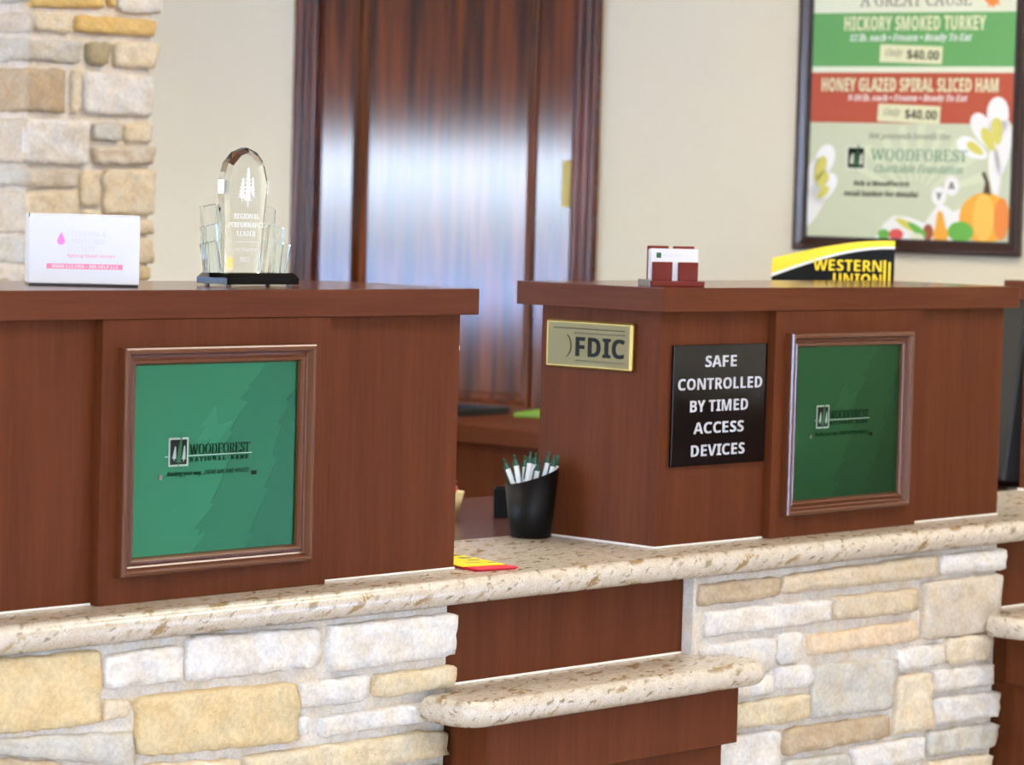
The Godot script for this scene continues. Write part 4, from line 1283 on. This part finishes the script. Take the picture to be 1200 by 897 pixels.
func things_on_caps() -> void:
	var top := CT + UH + UT
	# white charity carton
	var b := thing("charity_carton", "white cardboard carton with pink drop and pink web address strip", "box", Vector3(-0.6568, top, -0.1139), -0.60)
	var w := 0.0785
	part(b, "carton_tray", box(Vector3(-w + 0.001, 0, -0.092), Vector3(w - 0.001, 0.003, -0.002), 0.0005), M.black)
	part(b, "carton_body", box(Vector3(-w, 0.003, -0.094), Vector3(w, 0.101, 0.0), 0.0012), M.white_paper)
	part(b, "lid_flap", box(Vector3(-w + 0.0005, 0.101, -0.0935), Vector3(w - 0.0005, 0.1022, -0.0005), 0.0004), M.white_paper)
	part(b, "tuck_tab", box(Vector3(-w - 0.0007, 0.097, -0.008), Vector3(-w + 0.002, 0.1025, -0.001), 0.0003), M.black)
	var drop := PackedVector2Array()
	for i in 20:
		var g := TAU * i / 20
		var v := Vector2(0.0058 * sin(g), -0.0058 * cos(g))
		if v.y > 0.0:
			v = Vector2(v.x * (1.0 - v.y / 0.0058 * 0.75), v.y * 2.1)
		drop.append(Vector2(-0.0335, 0.0645) + v)
	part(b, "printed_drop", prism(drop, 0.0, 0.0003), M.pink_ink)
	text(b, "lettering", "LEUKEMIA &", "sans", M.pale_ink, Vector3(0.0035, 0.0745, 0.0), 0.055, 0.0078, 0.0003)
	text(b, "lettering", "LYMPHOMA", "sans", M.pale_ink, Vector3(0.0025, 0.0640, 0.0), 0.053, 0.0078, 0.0003)
	text(b, "lettering", "SOCIETY", "sans", M.pale_ink, Vector3(-0.0045, 0.0535, 0.0), 0.039, 0.0078, 0.0003)
	text(b, "lettering", "fighting blood cancers", "sans", M.rose_ink, Vector3(0.0095, 0.0430, 0.0), 0.068, 0.0062, 0.0003)
	part(b, "printed_strip", prism(rect(-0.0535, 0.0245, 0.0545, 0.0318), 0.0, 0.0003), M.rose_ink)
	text(b, "lettering", "WWW.LLS.ORG • 888.HELP.LLS", "bold", M.white_paper, Vector3(0.0005, 0.0282, 0.0003), 0.094, 0.0048, 0.0003)

	# crystal award
	var a := thing("crystal_award", "clear crystal award with etched pines on a black base", "award", Vector3(-0.4091 + 0.0725, top, -0.0875 - 0.034))
	var ox := -0.0725
	var oz := 0.034
	for x in [ox + 0.012, ox + 0.133]:
		for z in [oz - 0.010, oz - 0.058]:
			part(a, "foot", lathe([[0.0, 0.0], [0.004, 0.0], [0.0035, 0.0030], [0.0, 0.0030]], 14), M.metal_grey, Vector3(x, 0, z))
	part(a, "base", convex_base(ox, oz), M.base_black)
	var y0 := 0.0202
	var zf := oz - 0.022
	var zb := oz - 0.046
	# the tall slab: a faceted arch, waisted towards the foot
	var outline := [[0.0255, 0.0], [0.0895, 0.0], [0.1030, 0.118], [0.1030, 0.138], [0.0955, 0.163], [0.0790, 0.180], [0.0590, 0.187], [0.0390, 0.180], [0.0220, 0.163], [0.0145, 0.138], [0.0145, 0.118]]
	var pl := PackedVector2Array()
	for q in outline:
		pl.append(Vector2(q[0] + ox, q[1] + y0))
	part(a, "crystal_slab", bevelled_slab(pl, zb, zf, 0.0065), M.crystal)
	for k in [[-0.0144, 0.013, 0.0985, -0.002, 0.007], [-0.0229, 0.006, 0.0690, 0.0075, 0.0155], [-0.0291, 0.000, 0.0440, 0.016, 0.0245]]:
		for side in [-1.0, 1.0]:
			var mid := 0.0587
			var xo: float = mid + side * (mid - k[0])
			var xi: float = mid + side * (mid - k[1])
			var lean: float = -side * 0.009
			var hh: float = k[2]
			var pts := []
			for z in [zb + k[3], zb + k[4]]:
				pts.append(Vector3(xo + lean + ox, y0, z))
				pts.append(Vector3(xi + lean + ox, y0, z))
				pts.append(Vector3(xi + ox, y0 + hh + 0.003, z))
				pts.append(Vector3(xo + ox, y0 + hh - 0.002, z))
			part(a, "crystal_fin", convex(pts, [[0, 1, 2, 3], [4, 5, 6, 7], [0, 1, 5, 4], [1, 2, 6, 5], [2, 3, 7, 6], [3, 0, 4, 7]]), M.crystal)
	var ez := zf + 0.0002
	part(a, "etched_pine", prism(pine(0.0575 + ox, 0.1186, 0.0595, 0.021, 8), ez, ez + 0.0003), M.white_ink)
	part(a, "etched_pine", prism(pine(0.0455 + ox, 0.1255, 0.037, 0.019, 6, 0.002), ez, ez + 0.0003), M.white_ink)
	part(a, "etched_pine", prism(pine(0.0665 + ox, 0.128, 0.036, 0.012, 6), ez, ez + 0.0003), M.white_ink)
	text(a, "etched_lettering", "REGIONAL", "serif_bold", M.white_ink, Vector3(0.0555 + ox, 0.1045, ez), 0.051, 0.0075, 0.0003)
	text(a, "etched_lettering", "PERFORMANCE", "serif_bold", M.white_ink, Vector3(0.0555 + ox, 0.0918, ez), 0.072, 0.0075, 0.0003)
	text(a, "etched_lettering", "LEADER", "serif_bold", M.white_ink, Vector3(0.0555 + ox, 0.0787, ez), 0.038, 0.0075, 0.0003)
	part(a, "etched_line", prism(rect(0.0285 + ox, 0.0655, 0.0815 + ox, 0.0664), ez, ez + 0.0003), M.white_ink)
	text(a, "etched_lettering", "3rd Quarter", "serif_bold", M.white_ink, Vector3(0.0545 + ox, 0.0540, ez), 0.046, 0.0082, 0.0003, 0.2)
	text(a, "etched_lettering", "2013", "serif_bold", M.white_ink, Vector3(0.0540 + ox, 0.0402, ez), 0.019, 0.0075, 0.0003, 0.2)

	# business card holder
	var h := thing("card_holder", "dark red wooden business card holder on the right divider", "card holder", Vector3(0.575, top, -0.055), -0.436)
	part(h, "holder_base", box(Vector3(-0.050, 0, -0.022), Vector3(0.050, 0.0095, 0.024), 0.001), M.red_wood)
	part(h, "end_plate", box(Vector3(-0.0545, 0, -0.024), Vector3(-0.0502, 0.0115, 0.020), 0.0008), M.metal_grey)
	for x in [-0.0425, 0.006]:
		part(h, "front_block", box(Vector3(x, 0.0095, 0.006), Vector3(x + 0.0365, 0.0415, 0.012), 0.001), M.red_wood)
		part(h, "back_rest", box(Vector3(x - 0.001, 0.0095, -0.014), Vector3(x + 0.0375, 0.0685, -0.008), 0.001), M.red_wood)
	for i in 5:
		var c := thing("business_card", ["front white business card with a green logo in the red holder", "white business card tucked behind the front one in the red holder"][mini(i, 1)], "business card", h.position + h.basis * Vector3(0, 0.0097, 0.0045 - i * 0.0022), -0.436, "business cards in the red holder")
		part(c, "card", box(Vector3(-0.0445, 0, -0.0004), Vector3(0.0445, 0.0545 - i * 0.0004, 0.0004), 0.0), M.white_paper)
		if i == 0:
			part(c, "card_logo", prism(rect(-0.034, 0.0385, -0.025, 0.0475), 0.0004, 0.0007), M.ink_green)
			text(c, "card_lettering", "WOODFOREST", "serif", M.pale_ink, Vector3(-0.006, 0.043, 0.0004), 0.034, 0.005, 0.0002)


func convex_base(ox: float, oz: float) -> ArrayMesh:
	var pts := []
	for q in [[0.0, 0.0030], [0.0, 0.0125], [0.006, 0.0200]]:
		var i: float = q[0]
		for v in [[0.0 + i, 0.0 - i], [0.145 - i, 0.0 - i], [0.145 - i, -0.068 + i], [0.0 + i, -0.068 + i]]:
			pts.append(Vector3(v[0] + ox, q[1], v[1] + oz))
	var f := [[0, 1, 2, 3], [8, 9, 10, 11]]
	for i in 4:
		var j := (i + 1) % 4
		f.append([i, j, j + 4, i + 4])
		f.append([i + 4, j + 4, j + 8, i + 8])
	return convex(pts, f)


# a slab with both faces' edges cut back by c, as cut glass is
func bevelled_slab(p: PackedVector2Array, z0: float, z1: float, c: float) -> ArrayMesh:
	var n := p.size()
	var m := Vector2.ZERO
	for v in p:
		m += v / n
	var inner := PackedVector2Array()
	for i in n:
		var d0 := (p[i] - p[(i + n - 1) % n]).normalized()
		var d1 := (p[(i + 1) % n] - p[i]).normalized()
		var k := (Vector2(-d0.y, d0.x) + Vector2(-d1.y, d1.x))
		var q := p[i] + k / maxf(k.length_squared() / 2.0, 0.3) * c
		if i < 2:
			q.y = p[i].y
		inner.append(q)
	var pts := []
	for v in inner:
		pts.append(Vector3(v.x, v.y, z1))
	for v in p:
		pts.append(Vector3(v.x, v.y, z1 - c * 0.8))
	for v in p:
		pts.append(Vector3(v.x, v.y, z0 + c * 0.8))
	for v in inner:
		pts.append(Vector3(v.x, v.y, z0))
	var f := [range(n), range(3 * n, 4 * n)]
	for i in n:
		var j := (i + 1) % n
		for k in 3:
			f.append([i + k * n, j + k * n, j + (k + 1) * n, i + (k + 1) * n])
	return convex(pts, f)
